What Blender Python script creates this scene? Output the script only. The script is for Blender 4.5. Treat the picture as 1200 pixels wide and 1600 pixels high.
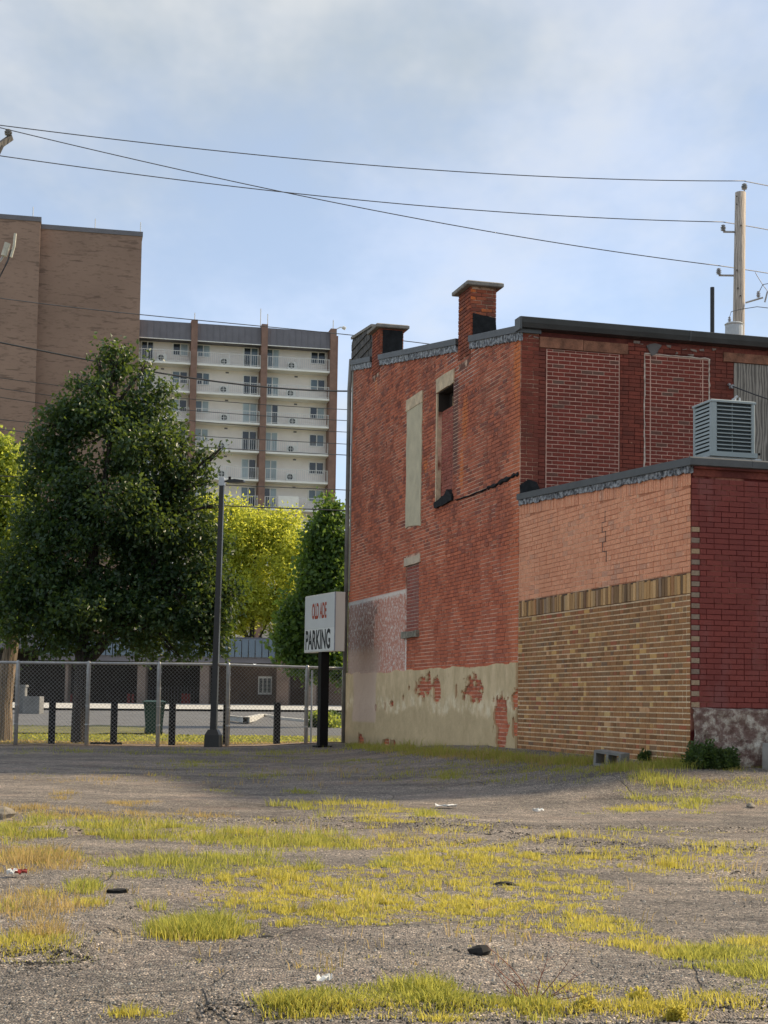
import bpy, bmesh, math, random
import numpy as np
from math import radians, sin, cos, pi, tan
from mathutils import Matrix, Vector

for o in list(bpy.data.objects): bpy.data.objects.remove(o)
scene = bpy.context.scene
COL = scene.collection
rnd = random.Random(7)
rng = np.random.default_rng(11)

# ------------------------------------------------------------------ camera
FPX = 2400.0; TH = radians(4.0); RO = radians(0.85); CX, CY = 600.0, 931.0     # photo pixels (1200 x 1600)
Fv = np.array([0, cos(TH), sin(TH)]); R0 = np.array([1.0, 0, 0]); U0 = np.array([0, -sin(TH), cos(TH)])
Rv = R0*cos(RO)+U0*sin(RO); Uv = -R0*sin(RO)+U0*cos(RO)
CAM = np.array([0, 0, 1.1])
cd = bpy.data.cameras.new('camera'); cam = bpy.data.objects.new('camera', cd); COL.objects.link(cam)
cd.sensor_fit = 'VERTICAL'; cd.sensor_height = 36.0; cd.lens = 36.0*FPX/1600.0
cd.shift_y = (CY-800.0)/1600.0
cd.clip_start = 0.1; cd.clip_end = 6000
mw = Matrix.Identity(4)
for i in range(3):
    mw[i][0] = Rv[i]; mw[i][1] = Uv[i]; mw[i][2] = -Fv[i]; mw[i][3] = CAM[i]
cam.matrix_world = mw
scene.camera = cam

# ------------------------------------------------------------------ light
SUN_EL = radians(37); SUN_AZ = radians(22)        # azimuth measured from +X towards +Y
sun_dir = Vector((cos(SUN_AZ)*cos(SUN_EL), sin(SUN_AZ)*cos(SUN_EL), sin(SUN_EL)))
sl = bpy.data.lights.new('sun', 'SUN'); so = bpy.data.objects.new('sun', sl); COL.objects.link(so)
sl.energy = 2.0; sl.angle = radians(5.0); sl.color = (1.0, 0.82, 0.56)
so.rotation_euler = sun_dir.to_track_quat('Z', 'Y').to_euler()
so.location = (30, 10, 40)
world = bpy.data.worlds.new('World'); scene.world = world; world.use_nodes = True
wt = world.node_tree; wt.nodes.clear()
SKY_STRENGTH = 0.11
EXPOSURE = 1.5

def N(nt, typ, ins=None, **props):
    n = nt.nodes.new(typ)
    for k, v in props.items(): setattr(n, k, v)
    for k, v in (ins or {}).items():
        s = n.inputs[k]
        if isinstance(v, bpy.types.NodeSocket): nt.links.new(v, s)
        else: s.default_value = v
    return n
def MATH(nt, op, a, b=0.0, c=None, clamp=False):
    ins = {0: a, 1: b}
    if c is not None: ins[2] = c
    return N(nt, 'ShaderNodeMath', ins, operation=op, use_clamp=clamp).outputs[0]
def MIX(nt, fac, a, b, blend='MIX'):
    n = nt.nodes.new('ShaderNodeMix'); n.data_type = 'RGBA'; n.blend_type = blend
    for idx, v in ((0, fac), (6, a), (7, b)):
        if isinstance(v, bpy.types.NodeSocket): nt.links.new(v, n.inputs[idx])
        else: n.inputs[idx].default_value = v if idx == 0 else ((*v, 1) if len(v) == 3 else v)
    return n.outputs[2]
def NOISE(nt, vec, scale, detail=4, rough=0.55, dim='3D'):
    return N(nt, 'ShaderNodeTexNoise', {'Vector': vec, 'Scale': scale, 'Detail': detail, 'Roughness': rough}, noise_dimensions=dim).outputs[0]
def RAMP(nt, fac, stops, interp='LINEAR'):
    n = nt.nodes.new('ShaderNodeValToRGB'); nt.links.new(fac, n.inputs[0]); n.color_ramp.interpolation = interp
    el = n.color_ramp.elements
    while len(el) < len(stops): el.new(0.5)
    for e, (p, c) in zip(el, stops):
        e.position = p; e.color = (*c, 1) if len(c) == 3 else c
    return n.outputs[0]
def STEP(nt, x, a, b):           # smooth 0..1 between a and b
    n = N(nt, 'ShaderNodeMapRange', {0: x, 1: a, 2: b, 3: 0.0, 4: 1.0}, interpolation_type='SMOOTHSTEP'); return n.outputs[0]
def SCALEV(nt, vec, s):
    return N(nt, 'ShaderNodeMapping', {'Vector': vec, 'Scale': s}).outputs[0]

sky = N(wt, 'ShaderNodeTexSky', sky_type='NISHITA')
sky.sun_disc = False; sky.sun_elevation = SUN_EL; sky.sun_rotation = pi/2-SUN_AZ
sky.air_density = 0.6; sky.dust_density = 0.3; sky.ozone_density = 0.5; sky.altitude = 200
tc = N(wt, 'ShaderNodeTexCoord')
sep = N(wt, 'ShaderNodeSeparateXYZ', {0: tc.outputs['Generated']})
den = MATH(wt, 'ADD', MATH(wt, 'MAXIMUM', sep.outputs[2], 0.0), 0.22)
pv = N(wt, 'ShaderNodeCombineXYZ', {0: MATH(wt, 'DIVIDE', sep.outputs[0], den), 1: MATH(wt, 'DIVIDE', sep.outputs[1], den), 2: 5.1})
pvs = SCALEV(wt, pv.outputs[0], (1.0, 0.7, 1.0))
c1 = NOISE(wt, pvs, 1.15, 7, 0.56); c2 = NOISE(wt, pvs, 3.1, 5, 0.6)
cm = MATH(wt, 'ADD', MATH(wt, 'MULTIPLY', c1, 0.75), MATH(wt, 'MULTIPLY', c2, 0.25))
cf = MATH(wt, 'ADD', MATH(wt, 'MULTIPLY', STEP(wt, cm, 0.38, 0.62), 0.36), 0.56)
cloud = MIX(wt, STEP(wt, c2, 0.35, 0.7), (1.7, 1.88, 1.95), (2.5, 2.56, 2.56))
skyc = MIX(wt, cf, sky.outputs[0], cloud)
bg = N(wt, 'ShaderNodeBackground', {'Color': skyc, 'Strength': SKY_STRENGTH})
N(wt, 'ShaderNodeOutputWorld', {'Surface': bg.outputs[0]})
vs = scene.view_settings
vs.view_transform = 'Standard'; vs.look = 'None'; vs.exposure = EXPOSURE; vs.gamma = 1.0; vs.use_curve_mapping = False
scene.render.resolution_x = 768; scene.render.resolution_y = 1024
try: scene.render.engine = 'CYCLES'
except Exception: pass

# ------------------------------------------------------------------ geometry helpers
def ray(x, y): return Fv+Rv*(x-CX)/FPX-Uv*(y-CY)/FPX
def at(x, y, Y):                      # photo pixel at world depth Y -> point
    r = ray(x, y); return CAM+r*(Y/r[1])
def on_plane(x, y, p0, nrm):
    r = ray(x, y); return CAM+r*(((np.array(p0)-CAM)@nrm)/(r@nrm))
def smooth(a, b, t):
    t = np.clip((np.asarray(t, float)-a)/(b-a), 0, 1); return t*t*(3-2*t)
ud = np.array([-.275, 1.0, 0]); ud /= np.linalg.norm(ud); vd = np.array([ud[1], -ud[0], 0])
P1 = at(1079, 1150, 18.3); P1[2] = 0
SA = 5.87; SB = 16.80
BROT = math.atan2(vd[1], vd[0])
def W(w, s, z=0.0):                   # building coordinates -> world
    q = P1+vd*w+ud*s; return np.array([q[0], q[1], z])
def gz(X, Y):                         # height of the lot and the land behind it
    X = np.asarray(X, float); Y = np.asarray(Y, float)
    dx = X-P1[0]; dy = Y-P1[1]
    w = dx*vd[0]+dy*vd[1]; s = dx*ud[0]+dy*ud[1]
    dist = np.hypot(np.maximum(-w, 0), np.maximum(np.maximum(-s, s-SB), 0))
    amp = 0.36-0.25*smooth(6, 15, s)
    z = 0.03+0.06*smooth(10, 26, Y)+amp*np.exp(-(dist/1.7)**2)*1.0
    z = z+0.021*np.clip(Y-44, 0, 36)
    z = z+0.025*np.sin(X*0.9+Y*0.35)*smooth(34, 20, Y)*0.8
    return z
def ground_at(x, y):                  # photo pixel -> point on the ground
    z = 0.05; p = None
    for _ in range(25):
        r = ray(x, y); p = CAM+r*((z-CAM[2])/r[2]); z = z*0.4+0.6*float(gz(p[0], p[1]))
    return np.array([p[0], p[1], z])

class MB:
    def __init__(s): s.v = []; s.f = []; s.m = []
    def quad(s, pts, mi=0):
        b = len(s.v); s.v += [tuple(p) for p in pts]; s.f.append(tuple(range(b, b+len(pts)))); s.m.append(mi)
    def box(s, x0, x1, y0, y1, z0, z1, mi=0, skip=()):
        b = len(s.v)
        s.v += [(x0,y0,z0),(x1,y0,z0),(x1,y1,z0),(x0,y1,z0),(x0,y0,z1),(x1,y0,z1),(x1,y1,z1),(x0,y1,z1)]
        F = {'b':(0,3,2,1),'t':(4,5,6,7),'-y':(0,1,5,4),'+x':(1,2,6,5),'+y':(2,3,7,6),'-x':(3,0,4,7)}
        for k, f in F.items():
            if k in skip: continue
            s.f.append(tuple(b+i for i in f)); s.m.append(mi)
    def cbox(s, x0, x1, y0, y1, z0, z1, c, mi=0):      # chamfered upright edges and top
        pts = lambda i: [(x0+i,y0),(x1-i,y0),(x1,y0+i),(x1,y1-i),(x1-i,y1),(x0+i,y1),(x0,y1-i),(x0,y0+i)]
        s.loft([[(x,y,z0) for x,y in pts(c)],[(x,y,z1-c) for x,y in pts(c)],[(x0+c+(x-x0-c)*.97+0*(y),y0+c+(y-y0-c)*.97,z1) for x,y in pts(c)]], mi, True)
    def loft(s, rings, mi=0, cap=True):
        b = len(s.v); n = len(rings[0])
        for r in rings: s.v += [tuple(p) for p in r]
        for i in range(len(rings)-1):
            for j in range(n):
                k = (j+1) % n
                s.f.append((b+i*n+j, b+i*n+k, b+(i+1)*n+k, b+(i+1)*n+j)); s.m.append(mi)
        if cap:
            s.f.append(tuple(b+j for j in reversed(range(n)))); s.m.append(mi)
            s.f.append(tuple(b+(len(rings)-1)*n+j for j in range(n))); s.m.append(mi)
    def tube(s, pts, rad, n=6, mi=0, cap=True):
        pts = [Vector(p) for p in pts]; rings = []
        for i, p in enumerate(pts):
            d = (pts[min(i+1, len(pts)-1)]-pts[max(i-1, 0)]).normalized()
            ref = Vector((0,0,1)) if abs(d.z) < .9 else Vector((1,0,0))
            a = d.cross(ref).normalized(); b2 = d.cross(a).normalized()
            r = rad[i] if isinstance(rad, (list, tuple)) else rad
            rings.append([p+a*(r*cos(2*pi*k/n))-b2*(r*sin(2*pi*k/n)) for k in range(n)])
        s.loft(rings, mi, cap)
    def prism(s, poly, ax, a0, a1, mi=0):              # polygon in the other two axes, extruded along axis ax
        def P(u_, v_, a):
            return {'x': (a,u_,v_), 'y': (u_,a,v_), 'z': (u_,v_,a)}[ax]
        s.loft([[P(*q, a0) for q in poly],[P(*q, a1) for q in poly]], mi, True)
    def build(s, name, mats, parent=None, smooth_=False, fixn=False):
        me = bpy.data.meshes.new(name); me.from_pydata(s.v, [], s.f)
        mats = mats if isinstance(mats, (list, tuple)) else [mats]
        for m in mats: me.materials.append(m)
        if len(mats) > 1: me.polygons.foreach_set('material_index', s.m)
        if smooth_: me.polygons.foreach_set('use_smooth', [True]*len(me.polygons))
        if fixn:
            bm = bmesh.new(); bm.from_mesh(me); bmesh.ops.recalc_face_normals(bm, faces=bm.faces); bm.to_mesh(me); bm.free()
        me.update()
        return link(name, me, parent)
def link(name, me, parent=None, loc=None):
    o = bpy.data.objects.new(name, me); COL.objects.link(o)
    if parent is not None: o.parent = parent
    if loc is not None: o.location = loc
    return o
def tag(o, label=None, cat=None, group=None, kind=None):
    if label: o['label'] = label
    if cat: o['category'] = cat
    if group: o['group'] = group
    if kind: o['kind'] = kind
    return o
def empty(name, loc, rz=0.0, label=None, cat=None, group=None):
    o = bpy.data.objects.new(name, None); COL.objects.link(o); o.location = loc; o.rotation_euler = (0, 0, rz)
    return tag(o, label, cat, group)

# ------------------------------------------------------------------ materials
def newmat(name):
    m = bpy.data.materials.new(name); m.use_nodes = True; nt = m.node_tree; nt.nodes.clear()
    out = nt.nodes.new('ShaderNodeOutputMaterial'); b = nt.nodes.new('ShaderNodeBsdfPrincipled')
    nt.links.new(b.outputs[0], out.inputs[0]); return m, nt, b, out
def setc(nt, sock, v):
    if isinstance(v, bpy.types.NodeSocket): nt.links.new(v, sock)
    else: sock.default_value = (*v, 1)
def bump(nt, b, h, dist, strength=1.0):
    n = N(nt, 'ShaderNodeBump', {'Height': h, 'Distance': dist, 'Strength': strength}); nt.links.new(n.outputs[0], b.inputs['Normal'])
def plain(name, c, rough=0.7, metal=0.0, var=0.25, scale=6.0, bumpd=0.0, streak=False, coord='pos'):
    m, nt, b, _ = newmat(name)
    p = N(nt, 'ShaderNodeNewGeometry').outputs['Position']
    if streak: p = SCALEV(nt, p, (1, 1, .12))
    f = NOISE(nt, p, scale, 5, .6)
    lo = tuple(x*(1-var) for x in c); hi = tuple(min(x*(1+var), 1) for x in c)
    setc(nt, b.inputs['Base Color'], RAMP(nt, f, [(.3, lo), (.7, hi)]))
    b.inputs['Roughness'].default_value = rough; b.inputs['Metallic'].default_value = metal
    if bumpd: bump(nt, b, NOISE(nt, p, scale*6, 4, .6), bumpd)
    return m
def rand_id(nt):
    g = N(nt, 'ShaderNodeNewGeometry'); oi = N(nt, 'ShaderNodeObjectInfo')
    return MATH(nt, 'FRACT', MATH(nt, 'ADD', g.outputs['Random Per Island'], oi.outputs['Random'])), g.outputs['Position']
def brickmat(name, stops, grime=None, gscale=1.2, gamt=.5, rough=.88, fine=.3, extra=None, spots=None):
    m, nt, b, _ = newmat(name)
    r, pos = rand_id(nt)
    c = RAMP(nt, r, stops, 'LINEAR')
    fn = NOISE(nt, pos, 55, 4, .65)
    c = MIX(nt, 1.0, c, RAMP(nt, fn, [(.25, (1-fine,)*3), (.75, (1+fine*.6,)*3)]), 'MULTIPLY')
    if spots:
        sf = MATH(nt, 'MULTIPLY', STEP(nt, NOISE(nt, pos, spots[1], 3, .6), spots[2], spots[2]+.06), spots[3])
        c = MIX(nt, sf, c, spots[0])
    if grime:
        gf = MATH(nt, 'MULTIPLY', STEP(nt, NOISE(nt, SCALEV(nt, pos, (1, 1, .55)), gscale, 6, .65), .42, .68), gamt)
        c = MIX(nt, gf, c, grime)
    if extra: c = extra(nt, c, pos, r)
    setc(nt, b.inputs['Base Color'], c); b.inputs['Roughness'].default_value = rough
    b.inputs['Specular IOR Level'].default_value = 0.25
    bump(nt, b, NOISE(nt, pos, 90, 4, .7), .004, .7)
    return m

SOB = SB-SA      # main block's own s starts at its rear corner (s - SA)
def wall_paint(nt, c, pos, r):
    """the faded white paint near the front corner and the purplish wash beside it"""
    o = N(nt, 'ShaderNodeTexCoord').outputs['Object']
    s = N(nt, 'ShaderNodeSeparateXYZ', {0: o})
    y, z = s.outputs[1], s.outputs[2]
    inr = MATH(nt, 'MULTIPLY', STEP(nt, y, 6.20, 6.24), STEP(nt, z, 3.36, 3.33))
    inr = MATH(nt, 'MULTIPLY', inr, STEP(nt, z, 1.60, 1.64))
    vs_ = SCALEV(nt, o, (1, 1, .75))
    fl = NOISE(nt, vs_, 13, 7, .75)
    edge = MATH(nt, 'MAXIMUM', STEP(nt, z, 3.22, 3.32), STEP(nt, y, 6.38, 6.24))
    flm = STEP(nt, MATH(nt, 'ADD', fl, MATH(nt, 'MULTIPLY', edge, .16)), .52, .565)
    base = MIX(nt, STEP(nt, MATH(nt, 'ADD', y, MATH(nt, 'MULTIPLY', NOISE(nt, o, 2.2, 5, .65), 2.4)), 9.75, 10.0), (0.675,0.342,0.259), (0.365,0.228,0.198))
    wh = MIX(nt, STEP(nt, y, 8.4, 9.8), (.86, .76, .68), (.58, .56, .55))
    pc = MIX(nt, flm, base, wh)
    wash = MATH(nt, 'MULTIPLY', MATH(nt, 'MULTIPLY', STEP(nt, y, 7.9, 8.5), STEP(nt, MATH(nt, 'ADD', z, MATH(nt, 'MULTIPLY', fl, .5)), 2.65, 2.35)), .85)
    pc = MIX(nt, wash, pc, (0.624,0.462,0.380))
    return MIX(nt, inr, c, pc)
def side_extra(nt, c, pos, r):
    o = N(nt, 'ShaderNodeTexCoord').outputs['Object']
    s = N(nt, 'ShaderNodeSeparateXYZ', {0: o}); y, z = s.outputs[1], s.outputs[2]
    big = NOISE(nt, o, .55, 4, .6)
    # faded dark coating on the upper part, redder paint low down and along the near corner
    low = STEP(nt, MATH(nt, 'SUBTRACT', z, MATH(nt, 'MULTIPLY', big, 1.6)), 4.2, 2.2)
    c = MIX(nt, MATH(nt, 'MULTIPLY', low, .45), c, (.66,.18,.09))
    near = MATH(nt, 'MULTIPLY', STEP(nt, MATH(nt, 'ADD', y, MATH(nt, 'MULTIPLY', big, .9)), 1.2, .45), .6)
    c = MIX(nt, near, c, (.72,.22,.10))
    sm = MATH(nt, 'MULTIPLY', MATH(nt, 'MULTIPLY', STEP(nt, y, 3.05, 3.2), STEP(nt, y, 3.5, 3.43)), MATH(nt, 'MULTIPLY', STEP(nt, z, 4.9, 5.6), STEP(nt, z, 7.0, 6.8)))
    c = MIX(nt, MATH(nt, 'MULTIPLY', sm, .75), c, (.10,.065,.06))
    for (oy, oz, ry_, rz_) in ((8.85,8.1,.10,.55),(2.75,6.1,.22,.5),(5.1,5.6,.18,.16),(2.9,5.2,.14,.5),(.15,6.5,.2,.7),(2.8,7.5,.3,.3)):
        dd = MATH(nt, 'ADD', MATH(nt, 'POWER', MATH(nt, 'DIVIDE', MATH(nt, 'SUBTRACT', y, oy), ry_), 2.0), MATH(nt, 'POWER', MATH(nt, 'DIVIDE', MATH(nt, 'SUBTRACT', z, oz), rz_), 2.0))
        c = MIX(nt, MATH(nt, 'MULTIPLY', STEP(nt, MATH(nt, 'ADD', dd, MATH(nt, 'MULTIPLY', NOISE(nt, o, 7, 2, .6), 1.6)), 1.7, 1.0), .75), c, (.72,.22,.07))
    ors = MATH(nt, 'MULTIPLY', STEP(nt, NOISE(nt, SCALEV(nt, o, (1, 1, .6)), 2.6, 3, .7), .70, .76), .6)
    c = MIX(nt, ors, c, (.62, .17, .05))
    return wall_paint(nt, c, pos, r)
SIDE_ST = [(0, (0.244,0.083,0.057)), (.18, (0.451,0.138,0.078)), (.4, (0.564,0.166,0.092)), (.62, (0.658,0.204,0.110)), (.78, (0.489,0.151,0.087)), (.9, (0.357,0.119,0.083)), (.96, (0.226,0.095,0.078)), (1, (0.752,0.284,0.166))]
m_side = brickmat('side_brick', SIDE_ST, grime=(.30,.115,.08), gscale=.8, gamt=.42, extra=side_extra)
def mortar_mat(name, dark, light, sc, lo, hi, extra=None):
    m, nt, b, _ = newmat(name)
    pos = N(nt, 'ShaderNodeNewGeometry').outputs['Position']
    f = STEP(nt, NOISE(nt, pos, sc, 5, .62), lo, hi)
    f2 = NOISE(nt, pos, 30, 4, .6)
    c = MIX(nt, f, dark, light)
    c = MIX(nt, 1.0, c, RAMP(nt, f2, [(.3, (.72,)*3), (.7, (1.12,)*3)]), 'MULTIPLY')
    if extra: c = extra(nt, c, pos, None)
    setc(nt, b.inputs['Base Color'], c); b.inputs['Roughness'].default_value = .95
    b.inputs['Specular IOR Level'].default_value = .2
    bump(nt, b, NOISE(nt, pos, 120, 3, .7), .004, .6)
    return m
def side_mortar_extra(nt, c, pos, r):
    o = N(nt, 'ShaderNodeTexCoord').outputs['Object']; s = N(nt, 'ShaderNodeSeparateXYZ', {0: o}); y, z = s.outputs[1], s.outputs[2]
    dd = MATH(nt, 'SQRT', MATH(nt, 'ADD', MATH(nt, 'POWER', MATH(nt, 'MULTIPLY', MATH(nt, 'SUBTRACT', y, 2.8), .55), 2.0), MATH(nt, 'POWER', MATH(nt, 'SUBTRACT', z, 7.25), 2.0)))
    f = STEP(nt, MATH(nt, 'ADD', dd, MATH(nt, 'MULTIPLY', NOISE(nt, o, 3, 3, .6), .5)), .95, .65)
    c = MIX(nt, f, c, (.80,.66,.56))
    return wall_paint(nt, c, pos, r)
m_side_mortar = mortar_mat('side_mortar', (.32,.125,.085), (.86,.56,.41), 1.1, .42, .58, extra=side_mortar_extra)
m_rear = brickmat('rear_brick', [(0,(0.217,0.057,0.040)),(.5,(0.283,0.071,0.047)),(1,(0.174,0.051,0.037))], grime=(0.109,0.041,0.032), gscale=1.6, gamt=.6, spots=((0.609,0.322,0.200), 7, .70, .5))
m_rear_mortar = mortar_mat('rear_mortar', (0.117,0.033,0.028), (0.208,0.061,0.045), 2.0, .45, .62)
m_infill = brickmat('infill_brick', [(0,(0.181,0.041,0.030)),(.55,(0.261,0.056,0.040)),(.90,(0.217,0.050,0.037)),(.96,(0.174,0.090,0.068)),(1,(0.174,0.096,0.073))], grime=(0.131,0.041,0.033), gscale=2, gamt=.4)
m_infill_mortar = plain('infill_mortar', (.62,.38,.30), .95, var=.22, scale=4)
m_sidefill = brickmat('side_infill_brick', [(0,(0.330,0.104,0.072)),(.5,(0.450,0.143,0.102)),(1,(0.300,0.091,0.072))], grime=(0.300,0.156,0.132), gamt=.5)
m_salmon = brickmat('salmon_brick', [(0,(0.794,0.342,0.200)),(.5,(0.930,0.432,0.254)),(.85,(0.856,0.390,0.232)),(1,(0.670,0.348,0.232))], grime=(0.719,0.312,0.178), gscale=1.1, gamt=.55, fine=.35, spots=((0.918,0.600,0.410), 22, .60, .6))
m_salmon_mortar = mortar_mat('salmon_mortar', (0.540,0.224,0.126), (0.950,0.644,0.430), .9, .47, .60)
YST = [(0,(0.238,0.117,0.050)),(.12,(0.350,0.173,0.078)),(.3,(0.406,0.195,0.082)),(.5,(0.463,0.224,0.091)),(.62,(0.363,0.167,0.073)),(.74,(0.294,0.173,0.091)),(.8,(0.503,0.224,0.105)),(.85,(0.448,0.140,0.068)),(.88,(0.223,0.140,0.091)),(.92,(0.420,0.212,0.091)),(.95,(0.703,0.402,0.146)),(.975,(0.703,0.469,0.201)),(1,(0.700,0.369,0.201))]
m_yellow = brickmat('tan_brick', YST, grime=(0.330,0.182,0.088), gscale=1.0, gamt=.35, fine=.22)
m_yellow_mortar = mortar_mat('tan_mortar', (.78,.56,.34), (.93,.74,.50), 1.5, .4, .6)
m_soldier = brickmat('soldier_brick', [(0,(0.174,0.111,0.066)),(.2,(0.435,0.247,0.110)),(.4,(0.667,0.390,0.165)),(.55,(0.348,0.221,0.121)),(.7,(0.754,0.468,0.220)),(.82,(0.319,0.221,0.154)),(.92,(0.580,0.286,0.121)),(1,(0.145,0.098,0.072))], fine=.25)
def maroon_extra(nt, c, pos, r):
    f = STEP(nt, NOISE(nt, SCALEV(nt, pos, (1,1,.4)), 2.3, 5, .6), .52, .66)
    return MIX(nt, MATH(nt, 'MULTIPLY', f, .35), c, (.23,.10,.095))
m_maroon = brickmat('maroon_brick', [(0,(0.187,0.040,0.032)),(.5,(0.232,0.050,0.039)),(1,(0.200,0.043,0.035))], grime=(0.142,0.031,0.028), gscale=1.3, gamt=.5, rough=.6, fine=.25, extra=maroon_extra)
m_maroon_mortar = mortar_mat('maroon_mortar', (0.106,0.019,0.018), (0.375,0.165,0.120), 1.5, .55, .66)
m_tooth = brickmat('corner_brick', [(0,(0.260,0.198,0.154)),(.5,(0.338,0.252,0.176)),(.8,(0.416,0.288,0.176)),(1,(0.208,0.156,0.127))], fine=.35)
m_chim = brickmat('chimney_brick', [(0,(0.225,0.065,0.044)),(.4,(0.360,0.098,0.055)),(.8,(0.450,0.130,0.066)),(.93,(0.270,0.091,0.061)),(1,(0.825,0.208,0.055))], grime=(0.135,0.065,0.050), gscale=2.5, gamt=.6)
m_chim_mortar = mortar_mat('chimney_mortar', (0.195,0.096,0.072), (0.715,0.504,0.374), 5, .45, .6)

def stucco_mat():
    m, nt, b, _ = newmat('stucco')
    o = N(nt, 'ShaderNodeTexCoord').outputs['Object']; s = N(nt, 'ShaderNodeSeparateXYZ', {0: o}); y, z = s.outputs[1], s.outputs[2]
    st = SCALEV(nt, o, (1, 1, .6))
    f = NOISE(nt, st, 2.2, 7, .68)
    c = RAMP(nt, f, [(.28,(0.531,0.401,0.232)),(.48,(0.694,0.532,0.317)),(.6,(0.812,0.630,0.391)),(.75,(0.620,0.460,0.264))])
    # darker, smoother newer coat over the lower part, with a pale smeared band above it
    lvl = MATH(nt, 'SUBTRACT', z, MATH(nt, 'ADD', MATH(nt, 'MULTIPLY', NOISE(nt, SCALEV(nt, o, (1,1,.3)), 2.0, 5, .65), .75), .58))
    coat = MATH(nt, 'MULTIPLY', STEP(nt, lvl, .04, -.06), .8)
    c = MIX(nt, coat, c, RAMP(nt, NOISE(nt, o, 4, 4, .6), [(.3,(0.531,0.401,0.232)),(.7,(0.650,0.499,0.296))]))
    smear = MATH(nt, 'MULTIPLY', MATH(nt, 'MULTIPLY', STEP(nt, lvl, -.02, .08), STEP(nt, lvl, .34, .16)), STEP(nt, NOISE(nt, SCALEV(nt, o, (1,1,.8)), 5, 6, .7), .44, .62))
    c = MIX(nt, MATH(nt, 'MULTIPLY', smear, .7), c, (0.950,0.817,0.588))
    brn = MATH(nt, 'MULTIPLY', STEP(nt, NOISE(nt, SCALEV(nt, o, (1,1,.3)), 9, 5, .7), .60, .70), .5)
    c = MIX(nt, brn, c, (0.440,0.315,0.186))
    # pinkish wash column near the front corner
    wob = MATH(nt, 'MULTIPLY', NOISE(nt, SCALEV(nt, o, (1,1,.4)), 3, 3, .5), .5)
    yy = MATH(nt, 'ADD', y, wob)
    pk = MATH(nt, 'MULTIPLY', MATH(nt, 'MULTIPLY', STEP(nt, yy, 8.5, 8.6), STEP(nt, yy, 10.55, 10.4)), STEP(nt, z, .66, .74))
    c = MIX(nt, MATH(nt, 'MULTIPLY', pk, .85), c, (0.710,0.529,0.420))
    gr = MATH(nt, 'MULTIPLY', STEP(nt, MATH(nt, 'SUBTRACT', z, MATH(nt, 'MULTIPLY', f, .3)), .32, .12), .6)
    c = MIX(nt, gr, c, (0.383,0.295,0.192))
    setc(nt, b.inputs['Base Color'], c); b.inputs['Roughness'].default_value = .95; b.inputs['Specular IOR Level'].default_value = .2
    bump(nt, b, MATH(nt, 'ADD', NOISE(nt, o, 14, 6, .7), MATH(nt, 'MULTIPLY', NOISE(nt, o, 3, 4, .6), 1.5)), .02, .6)
    return m
m_stucco = stucco_mat()
m_greypatch = plain('grey_cement', (0.598,0.529,0.374), .95, var=.12, scale=3.5, bumpd=.006)
m_limestone = plain('lintel_stone', (0.650,0.512,0.345), .9, var=.25, scale=7, bumpd=.006)
m_brownstone = plain('brown_stone', (0.255,0.111,0.066), .9, var=.45, scale=6, bumpd=.01)
m_tar = plain('roof_tar', (.016,.017,.019), .8, var=.5, scale=8, bumpd=.006); m_tar.node_tree.nodes['Principled BSDF'].inputs['Specular IOR Level'].default_value = .2
m_flash = plain('grey_flashing', (.085,.088,.09), .5, .3, var=.2, scale=3)
m_gutter = plain('dark_gutter', (.055,.058,.062), .35, .3, var=.2, scale=2.5)
def foil_mat():
    m, nt, b, _ = newmat('crumpled_foil')
    pos = N(nt, 'ShaderNodeNewGeometry').outputs['Position']
    f = NOISE(nt, pos, 13, 6, .7)
    setc(nt, b.inputs['Base Color'], RAMP(nt, f, [(.40,(.035,.036,.04)),(.50,(.22,.23,.25)),(.60,(.50,.52,.54))]))
    b.inputs['Metallic'].default_value = .1; b.inputs['Roughness'].default_value = .55
    bump(nt, b, f, .05, 1); return m
m_foil = foil_mat()
m_capstone = plain('concrete_cap', (.26,.24,.215), .9, var=.3, scale=9, bumpd=.008)
def wood_mat(name, c1_, c2_, sc=(14, 14, 1.2)):
    m, nt, b, _ = newmat(name)
    pos = N(nt, 'ShaderNodeNewGeometry').outputs['Position']
    w_ = N(nt, 'ShaderNodeTexWave', {'Vector': SCALEV(nt, pos, (1,1,.16)), 'Scale': 6.0, 'Distortion': 9.0, 'Detail': 4.0, 'Detail Scale': 1.6}, wave_type='BANDS').outputs[0]
    f = NOISE(nt, SCALEV(nt, pos, sc), 1.0, 5, .6)
    f = MATH(nt, 'ADD', MATH(nt, 'MULTIPLY', w_, .5), MATH(nt, 'MULTIPLY', f, .5))
    setc(nt, b.inputs['Base Color'], RAMP(nt, f, [(.25, c1_), (.7, c2_)])); b.inputs['Roughness'].default_value = .85
    bump(nt, b, f, .006, .8); return m
m_board = wood_mat('weathered_board', (.13,.115,.10), (.33,.295,.255))
m_polewood = wood_mat('pole_wood', (.28,.24,.205), (.50,.43,.37), (9, 9, .8))
m_darkwood = wood_mat('dark_wood', (.035,.033,.032), (.12,.11,.105))
m_acmetal = plain('ac_enamel', (.30,.345,.35), .45, .1, var=.08, scale=3)
m_acdark = plain('ac_coil', (.012,.022,.026), .5, .2, var=.3, scale=20)
m_white = plain('white_enamel', (.72,.72,.69), .5, var=.05, scale=3)
m_galv = plain('galvanised', (.42,.43,.44), .42, .55, var=.18, scale=9)
m_wire = plain('fence_wire', (.40,.40,.39), .5, .4, var=.15, scale=9)
m_black = plain('black_paint', (.0035,.0035,.004), .6, var=.3, scale=8); m_black.node_tree.nodes['Principled BSDF'].inputs['Specular IOR Level'].default_value = .25
m_bronze = plain('bronze_paint', (.016,.0135,.012), .4, .1, var=.25, scale=5)
m_cable = plain('cable_black', (.045,.045,.05), .6, var=.2)
m_cablegrey = plain('cable_grey', (.10,.10,.11), .5, .3, var=.2)
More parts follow.
